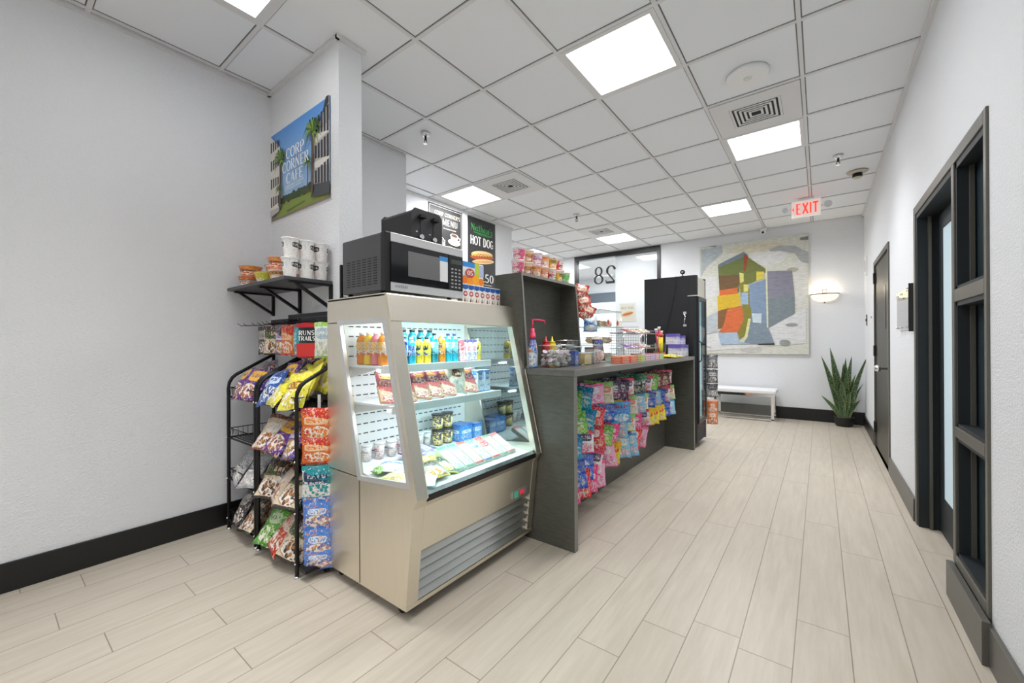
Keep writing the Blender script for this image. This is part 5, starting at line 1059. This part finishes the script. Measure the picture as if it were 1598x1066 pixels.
t = thing('noodle_cup', 'small tan cup at the far end of the hutch top', 'noodle cup', (-1.62, 2.745, HZ+.001)); MB().lathe([(.03, 0), (.04, .11)], rc['yellow'], seg=20).build('cup', t); MB().lathe([(.042, .108), (.042, .114), (.02, .116)], mat('tan_lid', (190, 150, 100), .5), seg=20).build('lid', t)
# bags hanging off the far side of the hutch
for k, (z, c_, nm, rx) in enumerate(((1.60, 'red', 'top red bag hanging from the far side of the hutch', 10), (1.50, 'red', 'middle red bag hanging from the far side of the hutch', -8), (1.42, 'red', 'lower red bag hanging from the far side of the hutch', 25), (1.32, 'blue', 'blue and white bag hanging lowest on the far side of the hutch', 0))):
    bag('hanging_bag', nm, 'snack bag', (-1.475+.02*k, 2.84+.01*k, z+.01*k), (0, R(rx), R(35)), bag_mesh(.11, .12, .045, bm_[c_] if c_ == 'red' else pkg('bag_bluewhite', (90, 160, 215), (230, 240, 246), (40, 90, 160), (236, 244, 250), 110), k+2, 'c', 1.8), 'bags hanging on the far side of the hutch')
t = thing('clip_strip', 'thin clear hanging strip on the far side of the hutch', 'clip strip', (-1.50, 2.785, 1.22)); box('strip', (-.008, 0, 0), (.008, .002, .42), ACR, t)

# ------------------------------------------------------------------ candy on the pegs
pal = [
 ((30, 150, 180), (20, 110, 160), (230, 240, 245), (60, 190, 210)), ((214, 60, 70), (180, 30, 50), (244, 230, 226), (230, 110, 90)), ((220, 60, 130), (200, 40, 110), (250, 220, 235), (240, 120, 170)), ((238, 206, 50), (220, 170, 40), (230, 70, 50), (245, 225, 110)),
 ((36, 90, 190), (24, 60, 150), (225, 235, 248), (100, 160, 225)), ((50, 44, 70), (36, 30, 60), (226, 220, 236), (150, 60, 120)), ((236, 236, 232), (200, 60, 90), (60, 60, 80), (200, 120, 160)), ((110, 180, 80), (70, 140, 60), (240, 244, 226), (190, 220, 90)),
 ((240, 150, 50), (222, 90, 40), (250, 236, 200), (245, 190, 80)), ((120, 190, 226), (70, 150, 200), (250, 250, 250), (236, 160, 180)), ((34, 36, 38), (30, 110, 80), (225, 225, 222), (120, 126, 130)), ((232, 170, 196), (214, 90, 140), (250, 240, 244), (200, 120, 180)), ((96, 50, 44), (60, 30, 30), (226, 200, 180), (170, 90, 70)), ((226, 232, 220), (120, 180, 90), (235, 120, 90), (200, 215, 170))]
pn_ = ['turquoise', 'red', 'hot pink', 'yellow', 'royal blue', 'dark purple', 'white and pink', 'green', 'orange', 'sky blue', 'black and green', 'pale pink', 'brown', 'pale green']
def vivid(c):
    g = sum(c)/3; return tuple(int(max(0, min(255, (g+(v-g)*1.15)*1.12+8))) for v in c)
pm = [pkg('candy_%d' % i, *[vivid(c) for c in p], seed=120+i, busy=.85) for i, p in enumerate(pal)]
plan = [   # colour index per peg, each row from the display case end; None = empty peg
 [11, 7, 0, 11, 13, 5, 5, 6, 10, 10, 6, 7, 12, 12, 6],
 [3, 7, 0, 1, 4, 3, 2, 13, 9, 13, 4, 9, 4, 6, 13],
 [9, 0, 6, 1, 7, 2, 9, 13, 2, 6, 3, 3, 3, 4, 9],
 [4, 4, 4, 6, 11, 3, 9, 9, 1, 11, None, None, None, None, None]]
rown = ['top', 'second', 'third', 'bottom']; rowz = (.905, .745, .59, .44)
coln = ['first', 'second', 'third', 'fourth', 'fifth', 'sixth', 'seventh', 'eighth', 'ninth', 'tenth', 'eleventh', 'twelfth', 'thirteenth', 'fourteenth', 'fifteenth']
rnd = random.Random(21)
wdt = .155
for r_, colr in enumerate(plan):
    for k, ci in enumerate(colr):
        if ci is None: continue
        y = 2.215+k*.158+(.03 if r_ % 2 else 0); z = rowz[r_]+rnd.uniform(-.012, .012)
        pk = thing('peg_hook', 'black wire peg, %s row, %s from the display case' % (rown[r_], coln[k]), 'peg hook', (-1.434, y, z), group='candy pegs'); MB().tube([(0, 0, 0), (.13, 0, .004), (.145, 0, .018)], .0028, BLKMET, 5).build('wire', pk)
        hh = rnd.choice((.145, .155, .165)) if r_ < 3 else .19
        sp = rnd.choice((8, 14, 20)); yaw0 = rnd.uniform(26, 66)
        for b in range(3):
            me = bag_mesh(rnd.choice((.135, .145, .16)) if r_ < 3 else .125, hh, .022, pm[ci], (k+r_*3+b) % 6, 'top', 1.2, 6, 7)
            bag('candy_bag', '%s candy bag, %s of three, %s row, %s peg from the display case' % (pn_[ci], ('front', 'middle', 'rear')[b], rown[r_], coln[k]), 'candy bag', (-1.30-.042*b, y, z+.006), (R(rnd.uniform(-7, 7)), R(rnd.uniform(-11, 11)), R(yaw0-sp+sp*b)), me, 'candy bags on the pegs')
# extra low row near the display case: long pink and red bags
for k, (ci, y) in enumerate(((4, 2.22), (2, 2.36), (1, 2.50), (2, 2.62), (11, 2.74))):
    for b in range(2):
        bag('candy_bag', '%s long candy bag, %s, lowest row, %s from the display case' % (pn_[ci], ('front', 'rear')[b], coln[k]), 'candy bag', (-1.30-.05*b, y, .345), (R(rnd.uniform(-4, 4)), R(rnd.uniform(-5, 5)), R(50+16*b)), bag_mesh(.12, .20, .02, pm[ci], k+b, 'top', 1.2, 6, 7), 'candy bags on the pegs')
    pk = thing('peg_hook', 'black wire peg, lowest short row, %s from the display case' % coln[k], 'peg hook', (-1.444, y, .343), group='candy pegs'); MB().tube([(0, 0, 0), (.15, 0, .004), (.16, 0, .016)], .0028, BLKMET, 5).build('wire', pk)
# the blue bag with red lettering in the second row
o = bag('candy_bag', 'blue candy bag lettered JELLO hanging at the front of the second row', 'candy bag', (-1.235, 3.03, .665), (0, 0, R(50)), bag_mesh(.165, .165, .035, pkg('candy_jello', (40, 130, 215), (60, 170, 225), (70, 150, 225), (170, 215, 240), 140), 1, 'c', 1.0), 'candy bags on the pegs')
bag_text(o, [('JELLO', .5, .80, .16, ink('jelly_red', (206, 40, 60)))], .165, .165, None, .035)

# ------------------------------------------------------------------ things on the counter
Z0 = CZ+.0005
t = thing('pump_bottle', 'blue and white sauce bottle with a pink pump beside the hutch', 'bottle', (-1.44, 2.115, Z0))
PK = mat('pump_pink', (222, 60, 96), .35)
MB().lathe([(.026, 0), (.031, .004), (.031, .10), (.026, .15), (.014, .185)], pkg('pump_label', (190, 220, 240), (60, 110, 190), (230, 130, 60), (240, 246, 250), 141), seg=20).build('body', t)
m = MB(); m.lathe([(.02, .185), (.02, .205), (.017, .206), (.017, .222), (.013, .224), (.013, .25)], PK, seg=18); m.tube([(0, 0, .25), (0, 0, .30)], .005, PK); m.build('pump_collar', t)
m = MB(); m.tube([(-.005, 0, .303), (.02, .035, .303), (.04, .075, .297), (.042, .08, .28)], .0055, PK, 8); m.build('spout', t)
def tub(lab, loc, size, fill_mat, fh, nm='clear_bin', wall_m=None, rz=0):
    t = thing(nm, lab, 'container', loc, (0, 0, rz)); a, b, c_ = size; wall_m = wall_m or ACR
    m = MB(); tp = .012
    lo = [(-a/2+tp, -b/2+tp), (a/2-tp, -b/2+tp), (a/2-tp, b/2-tp), (-a/2+tp, b/2-tp)]; hi = [(-a/2, -b/2), (a/2, -b/2), (a/2, b/2), (-a/2, b/2)]
    m.v += [(x, y, 0) for x, y in lo]+[(x, y, c_) for x, y in hi]
    for i in range(4): j = (i+1) % 4; m.face((i, j, 4+j, 4+i), wall_m)
    m.face((3, 2, 1, 0), wall_m); m.build('bin', t)
    MB().tube([(x, y, c_) for x, y in hi], .0035, mat('clear_rim', (205, 212, 216), .2), 6, True).build('rim', t); return t
t = tub('clear bin of white creamer pods beside the pump bottle', (-1.385, 2.31, Z0), (.15, .20, .14), None, 0)
rnd = random.Random(5); CRE = mat('creamer_white', (250, 249, 245), .3); LIDS = [mat('creamer_lid%d' % k, c, .3) for k, c in enumerate(((236, 232, 226), (214, 190, 196), (190, 186, 180)))]
pod = MB().lathe([(.011, 0), (.014, .018), (.017, .019), (.017, .021)], CRE, seg=10); pod.lathe([(.016, .0212), (0, .0214)], LIDS[1], seg=10, cap=False); po = pod.build('creamer_pod'); tag(po, 'white coffee creamer pod in the clear bin by the pump bottle', 'creamer', 'creamer pods in the clear bin')
n = 0
for lz in range(4):
    for ix in range(3):
        for iy in range(5):
            loc = (-1.385-.045+.044*ix+rnd.uniform(-.004, .004), 2.31-.072+.036*iy+rnd.uniform(-.004, .004), Z0+.012+.024*lz+rnd.uniform(0, .004)); rot = (rnd.uniform(-1, 1), rnd.uniform(-1, 1), rnd.uniform(0, 6))
            if n == 0: po.location = loc; po.rotation_euler = rot
            else: dup(po, loc, rot)
            n += 1
t = tub('narrow clear cup of blue sweetener packets beside the creamer bin', (-1.345, 2.475, Z0), (.085, .075, .13), None, 0, 'clear_cup')
bp_ = pkg('sweetener', (80, 120, 215), (60, 90, 190), (225, 232, 248), (120, 160, 230), 142)
for k in range(6):
    carton('sweetener_packet', 'blue sweetener packet standing in the narrow clear cup', 'packet', (-1.345-.022+.009*k, 2.475+rnd.uniform(-.006, .006), Z0+.004), (.004, .045, .10), bp_, group='blue sweetener packets', rz=rnd.uniform(-.1, .1))
def squeeze(lab, loc, c_):
    t = thing('squeeze_bottle', lab, 'bottle', loc); mm = mat('squeeze_'+lab.split()[0], c_, .3)
    MB().lathe([(.028, 0), (.03, .005), (.03, .13), (.026, .15), (.02, .155)], mm, seg=20).build('body', t); MB().lathe([(.022, .155), (.022, .166), (.009, .172), (.003, .205)], mm, seg=16).build('nozzle', t)
squeeze('red ketchup squeeze bottle inside the hutch', (-1.535, 2.42, Z0), (206, 30, 34)); squeeze('yellow mustard squeeze bottle inside the hutch', (-1.53, 2.495, Z0), (240, 210, 30))
t = thing('wire_basket', 'silver wire basket with green packets beside the mustard bottle', 'basket', (-1.50, 2.62, Z0+.085))
m = MB(); m.tube([(-.07, -.085, .09), (.07, -.085, .09), (.07, .085, .09), (-.07, .085, .09)], .003, CHROME, 6, True)
for k in range(9):
    u = -.08+.02*k; m.tube([(-.07, u, .09), (-.05, u*.8, 0), (.05, u*.8, 0), (.07, u, .09)], .0015, CHROME, 4)
for z in (.03, .06): m.tube([(-.06, -.075, z), (.06, -.075, z), (.06, .075, z), (-.06, .075, z)], .0015, CHROME, 4, True)
m.build('basket', t); m = MB(); [m.tube([(a, b, 0), (a, b, -.085)], .003, CHROME, 5) for a in (-.05, .05) for b in (-.065, .065)]; m.build('leg', t)
for k in range(4): carton('green_packet', 'green tea packet lying in the silver wire basket', 'packet', (-1.52+.012*k, 2.60+.02*k, Z0+.092+.008*k), (.05, .07, .006), pkg('tea_green', (60, 140, 80), (40, 110, 60), (225, 235, 215), (150, 190, 110), 143), rz=.3*k, group='green packets in the wire basket')
t = tub('clear bin of yellow sugar packets in front of the wire basket', (-1.36, 2.63, Z0), (.13, .15, .085), None, 0)
for k in range(8): carton('sugar_packet', 'pale yellow sugar packet standing in the clear bin', 'packet', (-1.36-.045+.0125*k, 2.63, Z0+.004), (.005, .105, .075), pkg('sugar_yellow', (238, 216, 140), (226, 190, 110), (245, 235, 205), (230, 190, 150), 144, .5), group='yellow sugar packets')
t = tub('clear bin of mixed stir sticks and packets on top of the counter by the sugar', (-1.36, 2.775, Z0), (.12, .11, .14), None, 0)
for k in range(6): carton('condiment_packet', 'white and brown condiment packet standing in the clear bin by the sugar', 'packet', (-1.36-.035+.014*k, 2.775, Z0+.004), (.006, .075, .12), pkg('condi', (232, 226, 220), (120, 90, 80), (80, 60, 60), (220, 190, 200), 145), group='condiment packets')
bag('counter_bag', 'black, blue and orange snack bag leaning on the counter beside the hutch', 'snack bag', (-1.40, 2.98, Z0+.105), (R(-14), 0, R(55)), bag_mesh(.10, .21, .04, pkg('bag_blackblue', (40, 40, 46), (220, 210, 200), (50, 90, 160), (226, 140, 60), 146), 1, 'c'))
# clear pastry case
pc = thing('pastry_case', 'tall clear acrylic pastry case with baked goods in the middle of the counter', 'display case', (-1.60, 3.38, Z0))
m = MB(); A, B, Hh = .17, .24, .44
m.prism([(-A, 0), (A, 0), (A*.75, Hh), (-A, Hh)], 'y', -B, -B+.004, ACR); m.build('side', pc); m = MB(); m.prism([(-A, 0), (A, 0), (A*.75, Hh), (-A, Hh)], 'y', B-.004, B, ACR); m.build('side', pc)
MB().quad([(A, -B, 0), (A, B, 0), (A*.75, B, Hh), (A*.75, -B, Hh)], ACR).build('front', pc); MB().quad([(-A, -B, 0), (-A, B, 0), (-A, B, Hh), (-A, -B, Hh)], ACR).build('back', pc)
for z in (.004, .15, .295, Hh-.004): box('shelf', (-A+.003, -B+.005, z-.003), (A*.78, B-.005, z+.001), mat('acrylic_shelf', (214, 222, 226), .15), pc)
m = MB()
for z in (0, .15, .295, Hh): m.tube([(A*(1-.25*z/Hh)+.002, -B, z), (A*(1-.25*z/Hh)+.002, B, z)], .003, mat('clear_rim', (205, 212, 216), .2), 5)
m.build('edge', pc)
CR = [mat('pastry_%d' % k, c, .6) for k, c in enumerate(((226, 160, 84), (236, 186, 110), (206, 130, 70), (240, 214, 160)))]
for lv, z in enumerate((.006, .152, .297)):
    for k in range(4):
        t = thing('pastry', ['golden', 'pale', 'brown', 'cream coloured'][(k+lv) % 4]+' pastry on the %s shelf of the clear pastry case, %s in the row' % (['bottom', 'middle', 'top'][lv], coln[k]), 'pastry', (-1.60+.02, 3.38-.17+.112*k, Z0+z), group='pastries in the clear case')
        mm = MB(); mm.sphere((0, 0, .026), .045, CR[(k+lv) % 4], 12, 8, 1.1, .95, .58); mm.build('crust', t); mm = MB(); [mm.tube([(-.04+.02*q, -.03, .045), (-.03+.02*q, 0, .054), (-.02+.02*q, .03, .045)], .004, CR[3], 5) for q in range(4)]; mm.build('icing', t)
for k in range(2):
    t = thing('price_tag', ['red oval price tag on the pastry case front', 'second red oval price tag on the pastry case front'][k], 'price tag', (-1.60+A*.86+.008, 3.27+.2*k, Z0+.33)); MB().lathe([(.03, 0), (.03, .002)], mat('tag_white', (240, 236, 232), .4), seg=18, axis='x').build('tag', t); MB().lathe([(.022, .0021), (.022, .003)], mat('tag_red', (200, 60, 60), .4), seg=18, axis='x').build('tag_print', t)
# gum and candy along the front edge
gum = pkg('gum_orange', (232, 90, 40), (240, 120, 60), (250, 220, 200), (236, 130, 70), 147, .5)
for s_ in range(2):
    for lv in range(3): carton('gum_pack', 'orange gum pack %s in the %s orange stack on the counter edge' % (['at the bottom', 'in the middle', 'on top'][lv], ['first', 'second'][s_]), 'gum pack', (-1.235, 3.02+.175*s_, Z0+.0175*lv), (.09, .155, .017), gum, group='orange gum packs')
fl = [('yellow and green', (226, 220, 70), (120, 180, 60)), ('white and pink', (240, 228, 230), (210, 110, 150)), ('lilac', (226, 210, 232), (170, 110, 190)), ('pink and white', (236, 200, 210), (220, 80, 110)), ('lime', (180, 215, 80), (110, 170, 60))]
for k, (nm, a, b) in enumerate(fl):
    for lv in range(3): carton('candy_pack', '%s flat candy pack, %s of its stack on the counter edge' % (nm, ['bottom', 'middle', 'top'][lv]), 'candy pack', (-1.225, 3.375+.125*k, Z0+.0175*lv), (.09, .112, .017), pkg('flat_%d' % k, a, b, (245, 245, 240), b, 150+k), group='flat candy packs on the counter edge')
for k in range(4): carton('candy_tray', ['mint green', 'dark green', 'pale orange', 'peach'][k]+' flat candy tray behind the gum stacks', 'candy tray', (-1.36, 3.2+.17*k, Z0), (.13, .16, .03), pkg('tray_%d' % k, *(((150, 215, 180), (90, 180, 140), (240, 240, 236), (120, 200, 160)), ((40, 80, 60), (30, 60, 50), (230, 235, 225), (90, 150, 90)), ((240, 190, 150), (226, 120, 80), (246, 236, 226), (236, 160, 120)), ((244, 206, 186), (210, 90, 70), (250, 240, 232), (240, 180, 150)))[k], seed=160+k), group='flat candy trays')
carton('candy_box', 'long red and white candy box lying on the counter beneath the wire tiers', 'candy box', (-1.42, 4.08, Z0), (.12, .42, .045), pkg('redwhite', (240, 232, 228), (206, 50, 50), (200, 50, 50), (236, 150, 130), 165))
# two-tier mesh stand
ts = thing('tiered_stand', 'silver two-tier wire stand with a mesh side on the counter', 'display stand', (-1.45, 3.62, Z0)); MESHM = mat('mesh_grey', (150, 152, 154), .35, .6)
m = MB()
for k in range(13): m.tube([(-.14+.0233*k, 0, .005), (-.14+.0233*k, 0, .30)], .0016, MESHM, 4)
for k in range(13): m.tube([(-.14, 0, .005+.0245*k), (.14, 0, .005+.0245*k)], .0016, MESHM, 4)
m.build('mesh_side', ts)
for z, L_ in ((.10, .62), (.245, .60)):
    m = MB(); m.tube([(-.13, 0, z), (.12, 0, z), (.12, L_, z), (-.13, L_, z)], .004, CHROME, 6, True); m.tube([(.12, 0, z+.03), (.13, L_, z+.03), (-.13, L_, z+.03)], .003, CHROME, 6)
    for k in range(11): m.tube([(-.13, L_*k/10, z), (.12, L_*k/10, z), (.125, L_*k/10, z+.03)], .0016, CHROME, 4)
    m.build('wire_tier', ts)
m = MB(); [m.tube([(a, .30, 0), (a, .30, .245)], .004, CHROME, 6) for a in (-.12, .11)]; m.tube([(-.12, .30, .003), (.11, .30, .003)], .004, CHROME, 6); m.build('leg', ts)
for lv, z in enumerate((.11, .255)):
    for k in range(5):
        c_ = [[(150, 90, 200), (130, 60, 190), (220, 110, 60), (226, 226, 226), (215, 215, 218)], [(200, 40, 50), (236, 150, 60), (226, 120, 50), (226, 210, 120), (230, 190, 190)]][lv][k]
        nmc = [['violet', 'purple', 'rust', 'white', 'silver'], ['red', 'amber', 'orange', 'pale yellow', 'pink']][lv][k]
        bag('tier_packet', '%s candy packet on the %s tier of the silver wire stand' % (nmc, ['lower', 'upper'][lv]), 'candy packet', (-1.44, 3.69+.115*k, Z0+z+.018), (R(-75), 0, R(70+8*k)), bag_mesh(.10, .13, .03, pkg('tier_%d%d' % (lv, k), c_, tuple(int(v*.8) for v in c_), (245, 240, 235), tuple(min(255, int(v*1.2)) for v in c_), 170+k+lv*7), k, 'c'), 'candy packets on the wire tiers')
for lv, z in enumerate((.06, .19)):
    t = thing('round_tin', ['round silver candy tin low on the mesh stand', 'round black and silver sticker tin high on the mesh stand'][lv], 'tin', (-1.31, 3.70, Z0+z)); m = MB().lathe([(.04, 0), (.044, .004), (.044, .012), (.04, .014)], CHROME, seg=24, axis='x'); m.build('tin', t); m = MB().lathe([(.034, .0141), (.034, .0148)], BLKcap if lv else mat('tin_face', (196, 204, 208), .3), seg=24, axis='x'); m.build('lid_print', t)
# cup of wrapped sticks
t = thing('stick_cup', 'clear and orange cup of wrapped sticks near the tall black cooler', 'cup', (-1.36, 4.42, Z0)); MB().lathe([(.045, 0), (.05, .05)], pkg('cup_orange', (230, 130, 70), (220, 90, 50), (245, 220, 190), (236, 170, 100), 180), seg=20, cap=False).build('base', t); MB().lathe([(.05, .05), (.058, .15)], ACR, seg=20, cap=False).build('sleeve', t)
rnd = random.Random(8)
for k in range(7):
    a = rnd.uniform(0, 6.28); rr = rnd.uniform(.01, .03); c_ = [(236, 220, 40), (226, 206, 40), (236, 226, 60), (200, 60, 80), (236, 220, 40), (180, 60, 90), (236, 210, 50)][k]; nmc = ['yellow', 'golden yellow', 'lemon yellow', 'red', 'thin yellow', 'magenta', 'short yellow'][k]
    t = thing('wrapped_stick', nmc+' wrapped stick standing in the cup near the tall cooler', 'candy stick', (-1.36+rr*math.cos(a), 4.42+rr*math.sin(a), Z0+.006), (R(rnd.uniform(-6, 6)), R(rnd.uniform(-10, 4)), 0), 'sticks in the cup'); hh = rnd.uniform(.20, .30)
    MB().tube([(0, 0, 0), (0, 0, hh)], .011, mat('stick_%d' % k, c_, .3), 8).build('wrapper', t); MB().tube([(0, 0, hh), (0, 0, hh+.03)], [.011, .018], mat('stick_twist_%d' % (k % 2), [(210, 50, 70), (236, 236, 230)][k % 2], .3), 8).build('twist', t)
wb = pkg('box_whitepurple', (238, 238, 240), (110, 90, 190), (210, 210, 225), (200, 200, 220), 182, .5)
for x, y, z, s_, nm in ((-1.25, 4.62, 0, (.14, .13, .13), 'lower white and purple box nearest the aisle'), (-1.25, 4.77, 0, (.14, .13, .13), 'lower white and purple box touching the tall black cooler end'), (-1.29, 4.63, .131, (.12, .12, .12), 'white box with purple lid stacked near the stick cup'), (-1.27, 4.77, .131, (.12, .12, .10), 'white box with purple lid stacked by the tall cooler')):
    t = thing('treat_box', nm, 'box', (x, y, Z0+z), group='white and purple boxes'); a, b, c_ = s_; MB().box((-a/2, -b/2, 0), (a/2, b/2, c_*.82), wb).build('box', t, bevel=.002); MB().box((-a/2-.001, -b/2-.001, c_*.82), (a/2+.001, b/2+.001, c_-.0005), mat('purple_lid', (112, 100, 190), .4)).build('lid', t)
for k in range(2): bag('counter_packet', ['flat yellow packet lying on the counter edge', 'second flat yellow packet lying on the counter edge near the boxes'][k], 'packet', (-1.21, 4.16+.2*k, Z0+.018), (R(-86), 0, R(80+10*k)), bag_mesh(.10, .20, .03, pkg('pk_yellow', (236, 222, 40), (210, 190, 30), (240, 235, 120), (60, 60, 30), 184), k, 'c'), 'flat yellow packets')
t = thing('tissue_roll', 'small clear plastic cup near the yellow packets', 'cup', (-1.26, 4.02, Z0)); t.name = 'plastic_cup'; MB().lathe([(.03, 0), (.04, .07)], ACR, seg=18, cap=False).build('cup', t)

# ------------------------------------------------------------------ tall black cooler
fg = thing('upright_cooler', 'tall black upright cooler with a glass door at the end of the counter', 'cooler', (0, 0, 0))
FX0, FX1, FY0, FY1, FZ = -1.715, -1.115, 4.95, 5.42, 1.975
CBK = mat('cooler_black', (34, 35, 37), .35)
MB().box((FX0, FY0, .05), (FX1-.09, FY1, FZ), CBK).build('cabinet', fg, bevel=.004)
MB().prism([(FX1-.09, FY0), (FX1-.035, FY0), (FX1-.01, FY0+.012), (FX1, FY0+.04), (FX1, FY0+.05), (FX1-.09, FY0+.05)], 'z', .05, FZ, CBK).build('corner_pillar', fg)
MB().prism([(FX1-.09, FY1-.05), (FX1, FY1-.05), (FX1, FY1-.03), (FX1-.02, FY1), (FX1-.09, FY1)], 'z', .05, FZ, CBK).build('corner_pillar', fg)
MB().box((FX1-.09, FY0+.05, 1.745), (FX1-.004, FY1-.05, FZ-.02), mat('cooler_sign_grey', (206, 204, 192), .5)).build('header_sign', fg)
box('header_divider', (FX1-.1, FY0-.002, 1.735), (FX1+.003, FY1, 1.745), ALU, fg)
dd = MB().frame([(FY0+.035, .27), (FY1-.035, .27), (FY1-.035, 1.73), (FY0+.035, 1.73)], [(FY0+.075, .31), (FY1-.075, .31), (FY1-.075, 1.69), (FY0+.075, 1.69)], 'x', FX1-.04, FX1+.012, CBK).build('door', fg, bevel=.003)
box('door_glass', (FX1+.002, FY0+.075, .31), (FX1+.006, FY1-.075, 1.69), GLASSD, dd); MB().tube([(FX1+.012, FY0+.05, .98), (FX1+.035, FY0+.05, 1.0), (FX1+.035, FY0+.05, 1.2), (FX1+.012, FY0+.05, 1.22)], .007, BLACK).build('door_handle', dd)
box('interior', (FX1-.089, FY0+.05, .30), (FX1-.086, FY1-.05, 1.73), mat('cooler_inside_glow', (205, 224, 232), .4, emit=.35), fg)  # inner faces glow slightly; the brightness is put into their material
box('interior_side', (FX1-.086, FY1-.056, .30), (FX1-.002, FY1-.051, 1.73), mat('cooler_inside_glow', (205, 224, 232), .4, emit=.35), fg)
for k in range(5): box('cooler_shelf', (FX1-.086, FY0+.06, .42+.25*k), (FX1-.05, FY1-.06, .43+.25*k), WHITE, fg)
m = MB(); m.box((FX1-.09, FY0+.05, .05), (FX1-.03, FY1-.05, .265), BLACK); g_ = m.build('grille_housing', fg)
for k in range(6): MB().prism([(FX1-.03, .07+.032*k), (FX1+.004, .07+.032*k), (FX1-.012, .09+.032*k), (FX1-.03, .09+.032*k)], 'y', FY0+.06, FY1-.05, BLKMET).build('louvre', g_)
for x, y in ((FX0+.05, FY0+.05), (FX1-.13, FY0+.05), (FX0+.05, FY1-.05), (FX1-.13, FY1-.05)): MB().lathe([(.02, 0), (.02, .012), (.01, .014), (.01, .05)], BLKMET, c=(x, y, 0), seg=12).build('foot', fg)
lk = box('lock_plate', (-1.262, FY0-.006, 1.53), (-1.228, FY0, 1.56), ALU, fg); box('lock_plate', (-1.262, FY0-.006, 1.39), (-1.228, FY0, 1.415), ALU, fg)
MB().tube([(-1.245, FY0-.01, 1.53), (-1.237, FY0-.012, 1.48), (-1.25, FY0-.01, 1.45), (-1.245, FY0-.01, 1.415)], .006, CHROME, 6).build('lock_chain', fg)
t = thing('webcam', 'small black camera standing on top of the tall black cooler', 'camera', (-1.28, 5.0, FZ)); t.scale = (.62, .62, .62); MB().lathe([(.035, 0), (.03, .01), (.008, .02), (.006, .05)], BLKMET, seg=16).build('base', t); MB().lathe([(.02, -.02), (.042, -.012), (.042, .02), (.02, .03)], BLACK, c=(0, 0, .085), seg=20, axis='y').build('body', t); MB().lathe([(.018, -.024), (.02, -.019)], CHROME, c=(0, 0, .085), seg=16, axis='y').build('lens', t)
o = MB().tube([(-1.34, 4.99, FZ+.003), (-1.34, 4.944, FZ), (-1.35, 4.942, 1.80), (-1.40, 4.942, 1.55), (-1.45, 4.942, 1.35), (-1.47, 4.942, 1.22)], .004, BLACK, 6).build('cable'); tag(o, 'thin black cable hanging down the side of the tall black cooler', 'cable')
t = thing('clip_strip', 'narrow strip of hanging bags beyond the tall black cooler', 'clip strip', (-1.10, 5.62, .2)); box('strip', (-.001, -.008, 0), (.001, .008, .95), WHITE, t); MB().tube([(-.001, 0, .94), (-.03, -.1, .95), (-.06, -.19, .95)], .004, BLKMET, 6).build('hanger', t)
for k, (z, nm, c4) in enumerate(((.96, 'small grey bag at the top of the strip beyond the cooler', ((120, 122, 128), (60, 62, 66), (220, 220, 220), (160, 160, 165))), (.78, 'black and white bag second on the strip beyond the cooler', ((90, 92, 96), (40, 42, 46), (230, 230, 228), (150, 150, 150))), (.60, 'silver and black bag third on the strip beyond the cooler', ((170, 172, 176), (50, 52, 56), (60, 60, 64), (200, 200, 200))), (.40, 'orange bag fourth on the strip beyond the cooler', ((226, 120, 70), (240, 190, 170), (250, 225, 205), (240, 150, 80))), (.26, 'orange bag lowest on the strip beyond the cooler', ((226, 130, 60), (214, 100, 50), (250, 225, 205), (240, 150, 80))))):
    bag('strip_bag', nm, 'snack bag', (-1.085, 5.60, z), (0, 0, R(20)), bag_mesh(.13, .17, .05, pkg('far_%d' % k, *c4, seed=190+k), k, 'c'), 'bags on the strip beyond the cooler')
